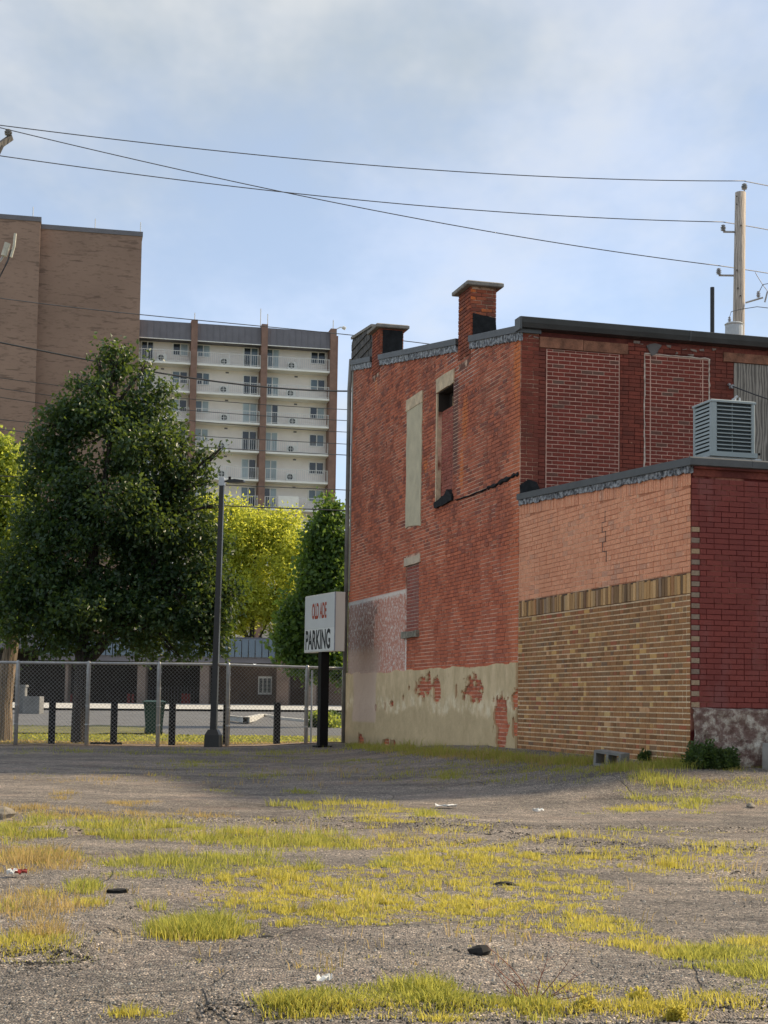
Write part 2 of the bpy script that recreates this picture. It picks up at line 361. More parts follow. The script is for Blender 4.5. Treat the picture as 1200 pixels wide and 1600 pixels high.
m_porcelain = plain('porcelain', (.30,.30,.31), .3, var=.2, scale=20)
m_concrete = plain('concrete', (.36,.35,.33), .92, var=.22, scale=5, bumpd=.006)
m_kerb = plain('kerb_concrete', (.50,.49,.46), .9, var=.2, scale=2.5)
m_road = plain('street_asphalt', (.13,.13,.135), .9, var=.2, scale=1.5)
m_bin = plain('bin_plastic', (.012,.05,.042), .5, var=.25, scale=4)
m_dirt = plain('dirt', (.30,.215,.15), 1.0, var=.35, scale=4, bumpd=.01)
m_red = plain('red_paint', (.32,.035,.025), .5, var=.2)
m_signface = plain('sign_face', (.66,.665,.65), .4, var=.06, scale=1.2)
m_signlow = plain('sign_lower', (.76,.76,.73), .4, var=.05, scale=1.2)
m_signcase = plain('sign_case', (.66,.63,.55), .45, var=.08, scale=2, streak=True)
m_textred = plain('letter_red', (.42,.075,.035), .6, var=.3, scale=14)
m_textblk = plain('letter_black', (.025,.027,.03), .6, var=.3, scale=10)
m_bark = wood_mat('bark', (.018,.015,.013), (.06,.048,.04), (10,10,2))
m_bark2 = wood_mat('bark_light', (.10,.075,.05), (.26,.19,.13), (10,10,2))
m_stonewash = None
def limewash():
    m, nt, b, _ = newmat('limewashed_stone')
    pos = N(nt, 'ShaderNodeNewGeometry').outputs['Position']
    f = NOISE(nt, pos, 7, 7, .72)
    c = RAMP(nt, f, [(.34,(.12,.065,.052)),(.47,(.19,.125,.105)),(.55,(.36,.30,.25)),(.66,(.58,.53,.46))])
    setc(nt, b.inputs['Base Color'], c); b.inputs['Roughness'].default_value = .95
    bump(nt, b, f, .04, .9); return m
m_stonewash = limewash()

def asphalt_mat():
    m, nt, b, _ = newmat('old_asphalt')
    pos = N(nt, 'ShaderNodeNewGeometry').outputs['Position']
    big = NOISE(nt, SCALEV(nt, pos, (.5, 1, 1)), .55, 6, .62)
    mid = NOISE(nt, pos, 4.5, 6, .7)
    c = RAMP(nt, big, [(.30,(0.140,0.127,0.118)),(.48,(0.206,0.185,0.169)),(.6,(0.273,0.241,0.217)),(.75,(0.238,0.202,0.176))])
    st_ = NOISE(nt, SCALEV(nt, pos, (.62, .95, 1)), 1.3, 7, .72)
    c = MIX(nt, 1.0, c, RAMP(nt, st_, [(.32,(.58,.58,.60)),(.5,(1.0,1.0,1.0)),(.68,(1.32,1.28,1.22))]), 'MULTIPLY')
    c = MIX(nt, 1.0, c, RAMP(nt, mid, [(.3,(.72,.72,.73)),(.7,(1.22,1.20,1.18))]), 'MULTIPLY')
    vo = N(nt, 'ShaderNodeTexVoronoi', {'Vector': pos, 'Scale': 95.0, 'Randomness': 1.0})
    vo2 = N(nt, 'ShaderNodeTexVoronoi', {'Vector': pos, 'Scale': 42.0, 'Randomness': 1.0})
    rc = N(nt, 'ShaderNodeSeparateColor', {0: vo.outputs['Color']}); rc2 = N(nt, 'ShaderNodeSeparateColor', {0: vo2.outputs['Color']})
    ag = RAMP(nt, rc.outputs[0], [(0,(.42,.42,.43)),(.5,(.85,.85,.85)),(.8,(1.25,1.22,1.18)),(.93,(2.2,2.1,1.95)),(1,(3.6,3.4,3.1))])
    c = MIX(nt, .85, c, ag, 'MULTIPLY')
    c = MIX(nt, MATH(nt, 'MULTIPLY', STEP(nt, rc2.outputs[1], .90, .97), .6), c, (.30,.28,.25))
    pinkf = MATH(nt, 'MULTIPLY', STEP(nt, NOISE(nt, pos, .8, 4, .6), .52, .70), .32)
    c = MIX(nt, pinkf, c, (.33,.235,.185))
    cr = N(nt, 'ShaderNodeTexVoronoi', {'Vector': N(nt, 'ShaderNodeMixRGB', {0: .12, 1: pos, 2: N(nt, 'ShaderNodeTexNoise', {'Vector': pos, 'Scale': 1.6, 'Detail': 5}).outputs['Color']}).outputs[0], 'Scale': .75, 'Randomness': 1.0}, feature='DISTANCE_TO_EDGE').outputs['Distance']
    crack = MATH(nt, 'MULTIPLY', STEP(nt, cr, .006, .001), STEP(nt, NOISE(nt, pos, .9, 2, .5), .45, .55))
    c = MIX(nt, MATH(nt, 'MULTIPLY', crack, .45), c, (.03,.028,.025))
    setc(nt, b.inputs['Base Color'], c); b.inputs['Roughness'].default_value = .92; b.inputs['Specular IOR Level'].default_value = .25
    h = MATH(nt, 'ADD', MATH(nt, 'MULTIPLY', vo.outputs['Distance'], -.5), MATH(nt, 'MULTIPLY', mid, .8))
    h = MATH(nt, 'SUBTRACT', h, crack)
    bump(nt, b, h, .022, 1.0)
    return m
m_asphalt = asphalt_mat()

def leaf_mat(name, stops, trans=.35, transcol=(.30,.42,.06), rough=.45):
    m, nt, b, out = newmat(name)
    r, pos = rand_id(nt)
    big = NOISE(nt, pos, 1.1, 3, .6)
    c = RAMP(nt, MATH(nt, 'FRACT', r), stops)
    c = MIX(nt, 1.0, c, RAMP(nt, big, [(.3,(.75,.78,.8)),(.7,(1.2,1.15,1.0))]), 'MULTIPLY')
    setc(nt, b.inputs['Base Color'], c); b.inputs['Roughness'].default_value = rough; b.inputs['Specular IOR Level'].default_value = .4
    t = N(nt, 'ShaderNodeBsdfTranslucent', {'Color': (*transcol, 1)})
    mx = N(nt, 'ShaderNodeMixShader', {0: trans, 1: b.outputs[0], 2: t.outputs[0]})
    nt.links.new(mx.outputs[0], out.inputs[0]); return m
m_leafdark = leaf_mat('pear_leaf', [(0,(.010,.032,.017)),(.5,(.019,.052,.023)),(.85,(.032,.072,.028)),(1,(.055,.095,.033))], .22, (.30,.42,.06), .42)
m_leafyel = leaf_mat('locust_leaf', [(0,(.15,.215,.042)),(.5,(.24,.305,.058)),(1,(.38,.41,.085))], .5, (0.950,0.950,0.130), .6)
m_leafmid = leaf_mat('maple_leaf', [(0,(0.026,0.066,0.022)),(.5,(0.048,0.102,0.029)),(1,(0.090,0.156,0.039))], .35, (0.312,0.456,0.055), .5)
m_leaflime = leaf_mat('lime_leaf', [(0,(0.091,0.156,0.036)),(.5,(0.143,0.221,0.042)),(1,(0.234,0.286,0.060))], .5, (0.650,0.715,0.108), .5)
m_shrub = leaf_mat('shrub_leaf', [(0,(.018,.04,.014)),(.6,(.035,.07,.02)),(1,(.07,.10,.03))], .25, (.2,.3,.05), .55)
m_grassgreen = leaf_mat('grass_green', [(0,(0.110,0.150,0.026)),(.45,(0.193,0.226,0.036)),(.8,(0.283,0.282,0.050)),(1,(0.476,0.389,0.130))], .5, (.62,.60,.13), .6)
m_grassyel = leaf_mat('grass_yellow', [(0,(0.243,0.248,0.036)),(.5,(0.356,0.329,0.050)),(1,(0.562,0.453,0.110))], .46, (0.814,0.715,0.150), .6)
m_straw = leaf_mat('grass_dry', [(0,(0.299,0.209,0.090)),(.5,(0.414,0.308,0.140)),(1,(0.253,0.220,0.070))], .45, (0.747,0.550,0.220), .7)
m_lawn = plain('lawn_soil', (.14,.135,.05), 1.0, var=.4, scale=2.2)

# ------------------------------------------------------------------ setting: lot, lawn, street
def lines(*segs):
    out = []
    for a, b, st in segs: out += list(np.arange(a, b, st))
    return np.array(out+[segs[-1][1]])
def vnoise(X, Y, seed, scale):
    r = np.random.default_rng(seed); g = r.random((256, 256)); x = X*scale; y = Y*scale
    xi = np.floor(x).astype(int); yi = np.floor(y).astype(int); fx = x-xi; fy = y-yi; fx = fx*fx*(3-2*fx); fy = fy*fy*(3-2*fy)
    G = lambda i, j: g[i % 256, j % 256]
    return (G(xi,yi)*(1-fx)+G(xi+1,yi)*fx)*(1-fy)+(G(xi,yi+1)*(1-fx)+G(xi+1,yi+1)*fx)*fy-.5
RIDGES = []
for pl in ([(-200,1300),(0,1300),(250,1306),(560,1322),(700,1318),(850,1335),(1000,1342),(1200,1378),(1500,1420)],[(500,1300),(600,1297),(700,1300),(900,1325),(1200,1332),(1500,1340)],[(-200,1500),(0,1496),(130,1498)],[(-200,1268),(0,1270),(200,1285),(600,1290),(800,1301),(1200,1303),(1500,1304)],[(300,1592),(420,1584),(900,1588),(1100,1585),(1500,1575)]):
    q_ = np.array([ground_at(*p) for p in pl]); RIDGES.append(q_)
def ridge(X, Y):
    z = 0
    for q_ in RIDGES:
        d = Y+.06*vnoise(X, Y, 61, 2.1)*2-np.interp(X, q_[:, 0], q_[:, 1]); ins = (X > q_[0, 0]) & (X < q_[-1, 0])
        z = z+ins*(.026*smooth(-.05, .06, d)*smooth(2.6, .6, d)-.018*np.exp(-(d/.06)**2))
    return z
def lotz(X, Y):
    X = np.asarray(X, float); Y = np.asarray(Y, float)
    return gz(X, Y)+.004+ridge(X, Y)+.013*(vnoise(X, Y, 3, 1.1)*1.6+vnoise(X, Y, 4, 3.3)*.8+vnoise(X, Y, 5, 8.5)*.35)
def sheet(name, ws, ss, m, dz=0.0, rough=0.0, kind='structure', zfun=None):
    Wg, Sg = np.meshgrid(ws, ss); X = P1[0]+vd[0]*Wg+ud[0]*Sg; Y = P1[1]+vd[1]*Wg+ud[1]*Sg
    Z = gz(X, Y)+dz
    if rough: Z = Z+rough*(vnoise(X, Y, 3, 1.1)*1.6+vnoise(X, Y, 4, 3.3)*.8+vnoise(X, Y, 5, 8.5)*.35)
    if zfun is not None: Z = Z+zfun(X, Y, Wg, Sg)
    n, k = Wg.shape
    V = np.stack([X, Y, Z], -1).reshape(-1, 3)
    idx = np.arange(n*k).reshape(n, k)
    Fq = np.stack([idx[:-1,:-1], idx[:-1,1:], idx[1:,1:], idx[1:,:-1]], -1).reshape(-1, 4)
    me = bpy.data.meshes.new(name); me.from_pydata(V.tolist(), [], Fq.tolist()); me.materials.append(m)
    me.polygons.foreach_set('use_smooth', [True]*len(me.polygons)); me.update()
    return tag(link(name, me), kind=kind)
sheet('ground', lines((-1600,-60,140),(-60,60,6),(60,1600,140)), lines((-300,-40,40),(-40,80,4),(80,2400,180)), m_lawn, -0.30)
sheet('parking_lot', lines((-40,-10,.8),(-10,5,.11),(5,30,.8)), lines((-34,-15,.5),(-15,-2,.075),(-2,17.0,.16)), m_asphalt, .004, .013, zfun=lambda X, Y, w_, s_: ridge(X, Y))
sheet('dirt_strip', lines((-40,-10,1),(-10,1,.25),(1,25,2)), lines((16.7,18.0,.2)), m_dirt, .012, .02)
sheet('lawn', lines((-60,30,.8)), lines((17.9,27.5,.6)), m_lawn, .004, .03)
sheet('street', lines((-90,60,2)), lines((27.3,55,1.5)), m_road, .004)
sheet('far_pavement', lines((-90,60,2)), lines((52.0,62,1.0)), m_kerb, .10)
sheet('verge', lines((-60,-2.6,.8)), lines((27.2,33.5,.6)), m_lawn, .05, .03)
def kerb(name, pix, label):
    pts = [ground_at(*p) for p in pix]; mb = MB(); rings = []
    for i, p in enumerate(pts):
        d = pts[min(i+1, len(pts)-1)]-pts[max(i-1, 0)]; d = d/np.linalg.norm(d); nn = np.array([-d[1], d[0], 0])*.12
        rings.append([p-nn+[0,0,-.1], p+nn+[0,0,-.1], p+nn+[0,0,.09], p-nn+[0,0,.09]])
    mb.loft(rings); o = mb.build(name, m_kerb, fixn=True); o['kind'] = 'structure'; return o
kerb('kerb', [(355,1112),(385,1114),(410,1119),(440,1124),(480,1128),(530,1131),(560,1134)], '')

# ------------------------------------------------------------------ brickwork
def cut_intervals(a0, a1, z0, z1, holes):
    iv = [(a0, a1)]
    for (h0, h1, k0, k1) in holes:
        if z1 > k0+.01 and z0 < k1-.01:
            nv = []
            for p, q in iv:
                if q <= h0 or p >= h1: nv.append((p, q)); continue
                if p < h0: nv.append((p, h0))
                if q > h1: nv.append((h1, q))
            iv = nv
    return [i for i in iv if i[1]-i[0] > .035]
def courses(a0, a1, z0, z1, ch=.067, L=.205, j=.010, holes=(), headers=0.0, seed=0, every=0):
    """running-bond bricks as (a0, a1, z0, z1)"""
    r = random.Random(seed); out = []; z = z0; row = 0
    while z+ch*.6 < z1:
        zt = min(z+ch, z1)
        for (p, q) in cut_intervals(a0, a1, z, zt, holes):
            x = a0+(-(row % 2)*L/2)
            if every and row % every == every-1: seg = L/2; x = a0-(row % 4)*L/8
            else: seg = L
            while x < q:
                s_ = seg
                if headers and r.random() < headers: s_ = L/2
                b0 = max(x, p)+j/2; b1 = min(x+s_, q)-j/2
                if b1-b0 > .02: out.append((b0, b1, z+j/2, zt-j/2))
                x += s_
        z += ch; row += 1
    return out
def brick_box(mb, face, b, proud, r, back=.02, jit=.003, mi=0, off=0.0):
    a0, a1, z0, z1 = b; p = proud+r.uniform(-jit, jit); q = jit*.6
    a0 += r.uniform(0, q); a1 -= r.uniform(0, q); z0 += r.uniform(0, q*.7); z1 -= r.uniform(0, q*.7)
    if face == 'x': mb.box(off-p, off+back, a0, a1, z0, z1, mi, ('+x',))
    else: mb.box(a0, a1, off-p, off+back, z0, z1, mi, ('+y',))
_bm = {}
def brick_obj(name, face, b, proud, m, parent, r, off=0.0):
    """one brick as an object of its own; alike bricks share one mesh"""
    a0, a1, z0, z1 = b; L = round((a1-a0)/.004)*.004; H = round((z1-z0)/.002)*.002
    key = (face, round(L, 3), round(H, 3), m.name, round(proud, 3), r.randrange(2))
    me = _bm.get(key)
    if me is None:
        mb = MB(); c = .0022
        def ring(d, i):
            pts = [(-L/2+i, -H/2+i), (L/2-i, -H/2+i), (L/2-i, H/2-i), (-L/2+i, H/2-i)]
            return [((-d, a, z) if face == 'x' else (a, -d, z)) for a, z in pts]
        mb.loft([ring(-.02, 0), ring(proud-c, 0), ring(proud, c)], 0, True)
        me = bpy.data.meshes.new(name); me.from_pydata(mb.v, [], mb.f); me.materials.append(m)
        bm = bmesh.new(); bm.from_mesh(me); bmesh.ops.recalc_face_normals(bm, faces=bm.faces); bm.to_mesh(me); bm.free(); _bm[key] = me
    ca = (a0+a1)/2; cz = (z0+z1)/2; d = off+r.uniform(-.0025, .0025)
    o = link(name, me, parent, (d, ca, cz) if face == 'x' else (ca, d, cz))
    o.rotation_euler = (r.uniform(-.004,.004) if face == 'x' else 0, r.uniform(-.005,.005) if face == 'y' else 0, 0)
    return o
def slab_y(mb, x0, x1, y0, y1, zb, zt, mi=0):       # box whose bottom / top follow functions of y
    mb.loft([[(x0,y,zb(y)),(x1,y,zb(y)),(x1,y,zt(y)),(x0,y,zt(y))] for y in (y0, y1)], mi, True)
def ragged(poly, step, amp, r):
    out = []
    for i, p in enumerate(poly):
        q = poly[(i+1) % len(poly)]; d = math.hypot(q[0]-p[0], q[1]-p[1]); n = max(1, int(d/step))
        for k in range(n):
            t = k/n; out.append((p[0]+(q[0]-p[0])*t+r.uniform(-amp, amp), p[1]+(q[1]-p[1])*t+r.uniform(-amp, amp)))
    return out

# ---------------- two-storey main building (local x along the rear wall, y along the side wall)
main = empty('brick_building', tuple(W(0, SA, 0)), BROT, 'two storey dark red brick building with two chimneys and stuccoed base', 'building')
LM = SB-SA
ztB = lambda y: 6.98+.162*y
R1 = random.Random(21)
HOLES = [(3.43,4.33,4.80,7.10),(5.38,6.34,4.53,7.07),(5.43,6.34,2.47,3.95)]
mb = MB()
cols = [(0,3.43,[]),(3.43,4.33,[(4.80,7.10)]),(4.33,5.43,[]),(5.43,6.34,[(2.47,3.95)]),(6.34,LM,[])]
for y0, y1, hs in cols:
    z = -.2
    for h0, h1 in hs:
        mb.box(0, .3, y0, y1, z, h0); z = h1
    slab_y(mb, 0, .3, y0, y1, lambda y, z=z: z, ztB)
wallB = mb.build('side_wall', m_side_mortar, main, fixn=True)
mb = MB()
for b in courses(0, LM, .0, 8.9, .0665, .205, .0135, HOLES, .12, 5, every=7):
    zm = ztB((b[0]+b[1])/2)
    if b[2] > zm-.02: continue
    brick_box(mb, 'x', (b[0], b[1], b[2], min(b[3], zm)), .0065, R1, jit=.0035)
o = mb.build('brickwork', m_side, wallB); tag(o, kind='stuff')
# bricked-up windows in the side wall
mb = MB(); mb.box(.075, .2, 3.43, 4.33, 4.80, 6.50)
fill = mb.build('window_infill', m_side_mortar, main)
mb = MB()
for b in courses(3.43, 4.33, 4.92, 6.50, .0665, .19, .011, (), 0, 8): brick_box(mb, 'x', b, .008, R1, off=.075)
tag(mb.build('infill_brickwork', m_sidefill, fill), kind='stuff')
mb = MB(); mb.box(.14, .17, 3.72, 3.92, 6.42, 6.72); mb.build('window_board', plain('raw_wood', (.36,.22,.10), .8, var=.3), fill)
mb = MB(); mb.box(.20, .22, 3.43, 4.33, 6.42, 6.9); mb.box(-.004, .199, 4.30, 4.328, 6.50, 6.85); mb.box(-.004, .199, 3.432, 3.45, 6.50, 6.85); mb.box(0, .199, 3.46, 4.29, 6.835, 6.849); mb.build('shade_lining', plain('opening_shade', (.03,.022,.018), .9), fill)  # added dark panels stand in for the shade inside the opening
mb = MB(); mb.prism(ragged([(3.36,6.85),(4.42,6.85),(4.42,7.11),(4.15,7.13),(3.36,7.10)], .2, .012, R1), 'x', -.028, .1); mb.build('lintel', m_limestone, main, fixn=True)
mb = MB(); mb.prism(ragged([(4.335,4.75),(4.385,4.75),(4.39,6.84),(4.335,6.84)], .25, .01, R1), 'x', -.03, .06); mb.build('jamb', m_limestone, main, fixn=True)
mb = MB(); mb.prism(ragged([(3.36,4.72),(4.42,4.70),(4.42,4.82),(3.8,4.87),(3.62,4.98),(3.36,4.84)], .15, .02, R1), 'x', -.05, .09); mb.build('sill', m_tar, main, fixn=True)
mb = MB(); mb.prism(ragged([(5.34,4.50),(6.36,4.55),(6.37,7.06),(5.33,7.06)], .16, .022, R1), 'x', -.022, .05); mb.build('cement_patch', m_greypatch, main, fixn=True)
mb = MB(); mb.prism(ragged([(5.30,6.86),(6.40,6.86),(6.40,7.10),(5.30,7.08)], .3, .012, R1), 'x', -.032, .0); mb.build('lintel', m_limestone, main, fixn=True)
mb = MB(); mb.box(.03, .2, 5.43, 6.34, 2.47, 3.78); fill2 = mb.build('window_infill', plain('pale_mortar', (.55,.40,.34), .95, var=.2), main)
mb = MB()
for b in courses(5.43, 6.34, 2.50, 3.77, .067, .205, .014, (), .6, 9): brick_box(mb, 'x', b, .008, R1, off=.03)
tag(mb.build('infill_brickwork', m_sidefill, fill2), kind='stuff')
mb = MB(); mb.prism(ragged([(5.34,3.79),(6.42,3.79),(6.42,3.95),(5.34,3.95)], .3, .01, R1), 'x', -.025, .1); mb.build('lintel', plain('pale_stone', (.62,.50,.37), .9, var=.15), main, fixn=True)
mb = MB(); mb.prism(ragged([(5.36,2.37),(6.42,2.37),(6.42,2.49),(5.36,2.49)], .3, .012, R1), 'x', -.07, .1); mb.build('sill', plain('mossy_stone', (.24,.22,.17), .95, var=.6, scale=9), main, fixn=True)
# tar line where an old roof met the wall
def tarline(pts, h, name='tar_seam'):
    mb = MB(); top = []; bot = []
    for i in range(len(pts)-1):
        for k in range(8):
            t = k/8; y = pts[i][0]*(1-t)+pts[i+1][0]*t; z = pts[i][1]*(1-t)+pts[i+1][1]*t
            top.append((y, z+h*R1.uniform(.2,1))); bot.append((y, z-h*R1.uniform(.2,1)))
    for i in range(len(top)-1):
        mb.loft([[(-.012,*bot[i]),(-.035,bot[i][0],bot[i][1]+.02),(-.035,top[i][0],top[i][1]-.02),(-.012,*top[i])],
                 [(-.012,*bot[i+1]),(-.035,bot[i+1][0],bot[i+1][1]+.02),(-.035,top[i+1][0],top[i+1][1]-.02),(-.012,*top[i+1])]], 0, True)
    return mb.build(name, m_tar, main, fixn=True)
tarline([(.02,4.74),(.6,4.72),(1.6,4.70)], .055); tarline([(1.55,4.69),(3.4,4.70)], .024)
# stucco base with holes where it has fallen off
def stucco():
    cs = .024; ny = int(LM/cs); y = np.arange(ny+1)*cs; nz = 84; zb = -.15
    top = 1.745+.03*vnoise(y*1.0, y*0, 31, 2.2)*2+.02*vnoise(y, y*0+5, 32, 9)
    Z = zb+(top[:, None]-zb)*(np.arange(nz+1)/nz)[None, :]; Yg = np.repeat(y[:, None], nz+1, 1)
    yc = (Yg[:-1,:-1]+Yg[1:,1:])/2; zc = (Z[:-1,:-1]+Z[1:,1:])/2
    nz1 = vnoise(yc, zc, 33, 3.5)*.20+vnoise(yc, zc, 34, 9)*.18+vnoise(yc*1.6, zc*.7, 35, 26)*.14
    keep = np.ones_like(yc, bool)
    # fallen patches, placed by where the photograph shows them (y along wall, z up, half sizes)
    for (py, pz, ry, rz) in [(5.42,1.42,.13,.14),(4.90,1.40,.46,.23),(4.13,1.38,.24,.22),(2.14,1.37,.52,.20),(.66,.86,.34,.44),(.56,1.12,.30,.16),(.10,1.22,.10,.19),(.08,.78,.07,.15),
                             (9.54,.33,.30,.13),(7.2,.28,.45,.12),(1.3,.36,.05,.10),(5.9,1.41,.07,.07),(6.28,1.22,.06,.12),(7.57,1.02,.06,.09),(7.1,1.10,.12,.06),(1.03,1.19,.05,.05),(8.32,1.0,.05,.08),(2.95,1.33,.05,.12)]:
        d = ((yc-py)/ry)**2+((zc-pz)/rz)**2
        keep &= d > 1+nz1*7.0
    bm = bmesh.new(); vid = {}
    off = -.042+.012*vnoise(Yg, Z, 36, 1.7)+.006*vnoise(Yg, Z, 37, 6)
    def V(i, k):
        if (i, k) not in vid: vid[(i, k)] = bm.verts.new((off[i, k], Yg[i, k], Z[i, k]))
        return vid[(i, k)]
    for i in range(ny):
        for k in range(nz):
            if keep[i, k]: bm.faces.new((V(i, k), V(i, k+1), V(i+1, k+1), V(i+1, k)))
    be = [e for e in bm.edges if e.is_boundary]
    ex = bmesh.ops.extrude_edge_only(bm, edges=be)
    for g in ex['geom']:
        if isinstance(g, bmesh.types.BMVert): g.co.x = -.004
    me = bpy.data.meshes.new('stucco_base'); bm.normal_update(); bm.to_mesh(me); bm.free(); me.materials.append(m_stucco)
    return link('stucco_base', me, main)
stucco()
# rear wall above the annex roof
mb = MB(); mb.box(.3, 9.0, 0, .3, 3.2, 7.02); wallA = mb.build('rear_wall', m_rear_mortar, main)
HA = [(.43,1.69,0,6.76),(.31,1.83,6.765,6.945),(2.12,3.28,0,6.80),(3.53,9,6.775,6.93),(3.72,9,0,6.775)]
mb = MB()
for b in courses(0.004, 3.72, 4.0, 7.0, .066, .205, .010, HA, .1, 13): brick_box(mb, 'y', b, .010, R1, jit=.004)
for b in courses(3.72, 9, 6.93, 7.0, .066, .205, .010, (), .1, 14): brick_box(mb, 'y', b, .010, R1, jit=.004)
tag(mb.build('brickwork', m_rear, wallA), kind='stuff')
def lumpy_mortar(mb, x0, x1, z0, z1, r):       # squeezed-out mortar bead
    if x1-x0 > z1-z0: pts = [(x0+(x1-x0)*i/14, -.014, (z0+z1)/2+r.uniform(-.008,.008)) for i in range(15)]
    else: pts = [((x0+x1)/2+r.uniform(-.007,.007), -.014, z0+(z1-z0)*i/26) for i in range(27)]
    mb.tube(pts, [r.uniform(.005,.016) for _ in pts], 5)
indiv = 0
def panel(x0, x1, z0, z1, seed, subs):
    global indiv
    mb = MB(); mb.box(x0, x1, -.006, .0, z0, z1, 0, ('+y',)); pl = mb.build('infill_panel', m_infill_mortar, main)
    r = random.Random(seed); rest = MB(); nrest = 0
    for (a, c) in subs:
        for b in reversed(courses(a, c, z0, z1, .0645, .196, .0135, (), 0, seed)):
            if indiv < 300 and b[2] > 4.45: brick_obj('brick', 'y', b, .011, m_infill, pl, r, -.003); indiv += 1
            else: brick_box(rest, 'y', b, .013, r, jit=.002); nrest += 1
    if nrest: tag(rest.build('brickwork', m_infill, pl), kind='stuff')
    return pl
panel(.43, 1.69, 4.2, 6.757, 3, [(.44, 1.68)])
p2 = panel(2.12, 3.28, 4.2, 6.797, 4, [(2.235, 3.155), (2.13, 2.225), (3.165, 3.27)])
mb = MB(); lumpy_mortar(mb, 2.12, 3.28, 6.79, 6.82, R1); lumpy_mortar(mb, 2.11, 2.14, 4.3, 6.80, R1); lumpy_mortar(mb, 3.26, 3.29, 5.9, 6.80, R1)
mb.build('mortar_bead', plain('bead_mortar', (.62,.52,.44), .95, var=.3, scale=12), p2)
mb = MB(); mb.box(.31, 1.05, -.03, .05, 6.77, 6.94); mb.box(1.06, 1.83, -.026, .05, 6.768, 6.935); mb.build('lintel', m_brownstone, main)
mb = MB(); mb.box(3.53, 8.9, -.035, .05, 6.78, 6.93); mb.build('lintel', m_brownstone, main)
for i in range(4):
    mb = MB(); mb.box(3.725+i*1.24, 3.725+i*1.24+1.235, -.014, .02, 4.1, 6.772); mb.build('board', m_board, main)
mb = MB()
for (x, z) in [(4.06,5.35),(4.18,5.28),(3.98,5.30),(4.05,5.02)]: mb.tube([(x,-.013,z),(x,-.017,z)], .022, 10)
mb.build('bolt_hole', m_black, main)
# stepped / broken plaster under the eaves
mb = MB()
for i in range(22):
    x = R1.uniform(.05, 3.5); z = R1.uniform(6.82, 6.98); w_ = R1.uniform(.02,.10); h = R1.uniform(.01,.04)
    if .28 < x < 1.85: continue
    mb.prism(ragged([(x,z),(x+w_,z),(x+w_,z+h),(x,z+h)], .05, .012, R1), 'y', -.022, 0)
mb.build('plaster_scraps', plain('scrap', (.26,.20,.17), .9, var=.4, scale=10), main, fixn=True)
mb = MB(); mb.prism(ragged([(2.15,6.94),(2.30,6.98),(2.42,6.96),(2.30,6.80),(2.24,6.78)], .06, .008, R1), 'y', -.03, 0); mb.build('slate_scrap', plain('slate', (.13,.115,.11), .8), main, fixn=True)
# roof, edges, gutter, other walls
mb = MB(); slab_y(mb, .3, 9.0, .02, LM, lambda y: ztB(y)-.12, lambda y: ztB(y)+.07); mb.build('roof', m_tar, main, fixn=True)
mb = MB(); slab_y(mb, 8.7, 9.0, .3, LM-.3, lambda y: 0, lambda y: ztB(y)-.12); mb.box(.3, 9.0, LM-.3, LM, 0, 8.6); mb.build('outer_walls', m_rear_mortar, main, fixn=True)
for (y0, y1) in [(-.06,2.46),(3.16,8.50),(9.16,LM+.02)]:
    mb = MB(); slab_y(mb, -.065, .32, y0, y1, lambda y: ztB(y)+.005, lambda y: ztB(y)+.115)
    e = mb.build('roof_edge', m_flash, main, fixn=True)
    mb = MB(); n = max(2, int((y1-y0)/.05)); ys = [y0+.03+(y1-y0-.05)*i/n for i in range(n+1)]
    mb.loft([[(-.03-R1.uniform(0,.02),y,ztB(y)-.12+R1.uniform(-.018,.018)),(.02,y,ztB(y)-.12),(.02,y,ztB(y)+.004),(-.035-R1.uniform(0,.012),y,ztB(y)+.004)] for y in ys], 0, True)
    mb.build('foil_strip', m_foil, main, fixn=True)
prof = [(-.02,7.03),(-.13,7.045),(-.155,7.12),(-.17,7.20),(-.15,7.20),(-.14,7.215),(-.0,7.215),(-.0,7.03)]
for (x0, x1) in [(-.05,2.86),(2.885,9.1)]:
    mb = MB(); mb.loft([[(x, *p) for p in prof] for x in (x0, x1)], 0, True); mb.build('gutter', m_gutter, main, fixn=True)
mb = MB(); mb.prism([(p[0]-.006 if p[0] < -.01 else p[0], p[1]) for p in prof], 'x', 2.855, 2.89); mb.build('gutter_joint', m_flash, main, fixn=True)
mb = MB(); mb.prism([(-.18,7.0),(.06,7.0),(.06,7.2),(-.18,7.2)], 'x', -.085, -.05); mb.build('corner_cap', m_flash, main, fixn=True)
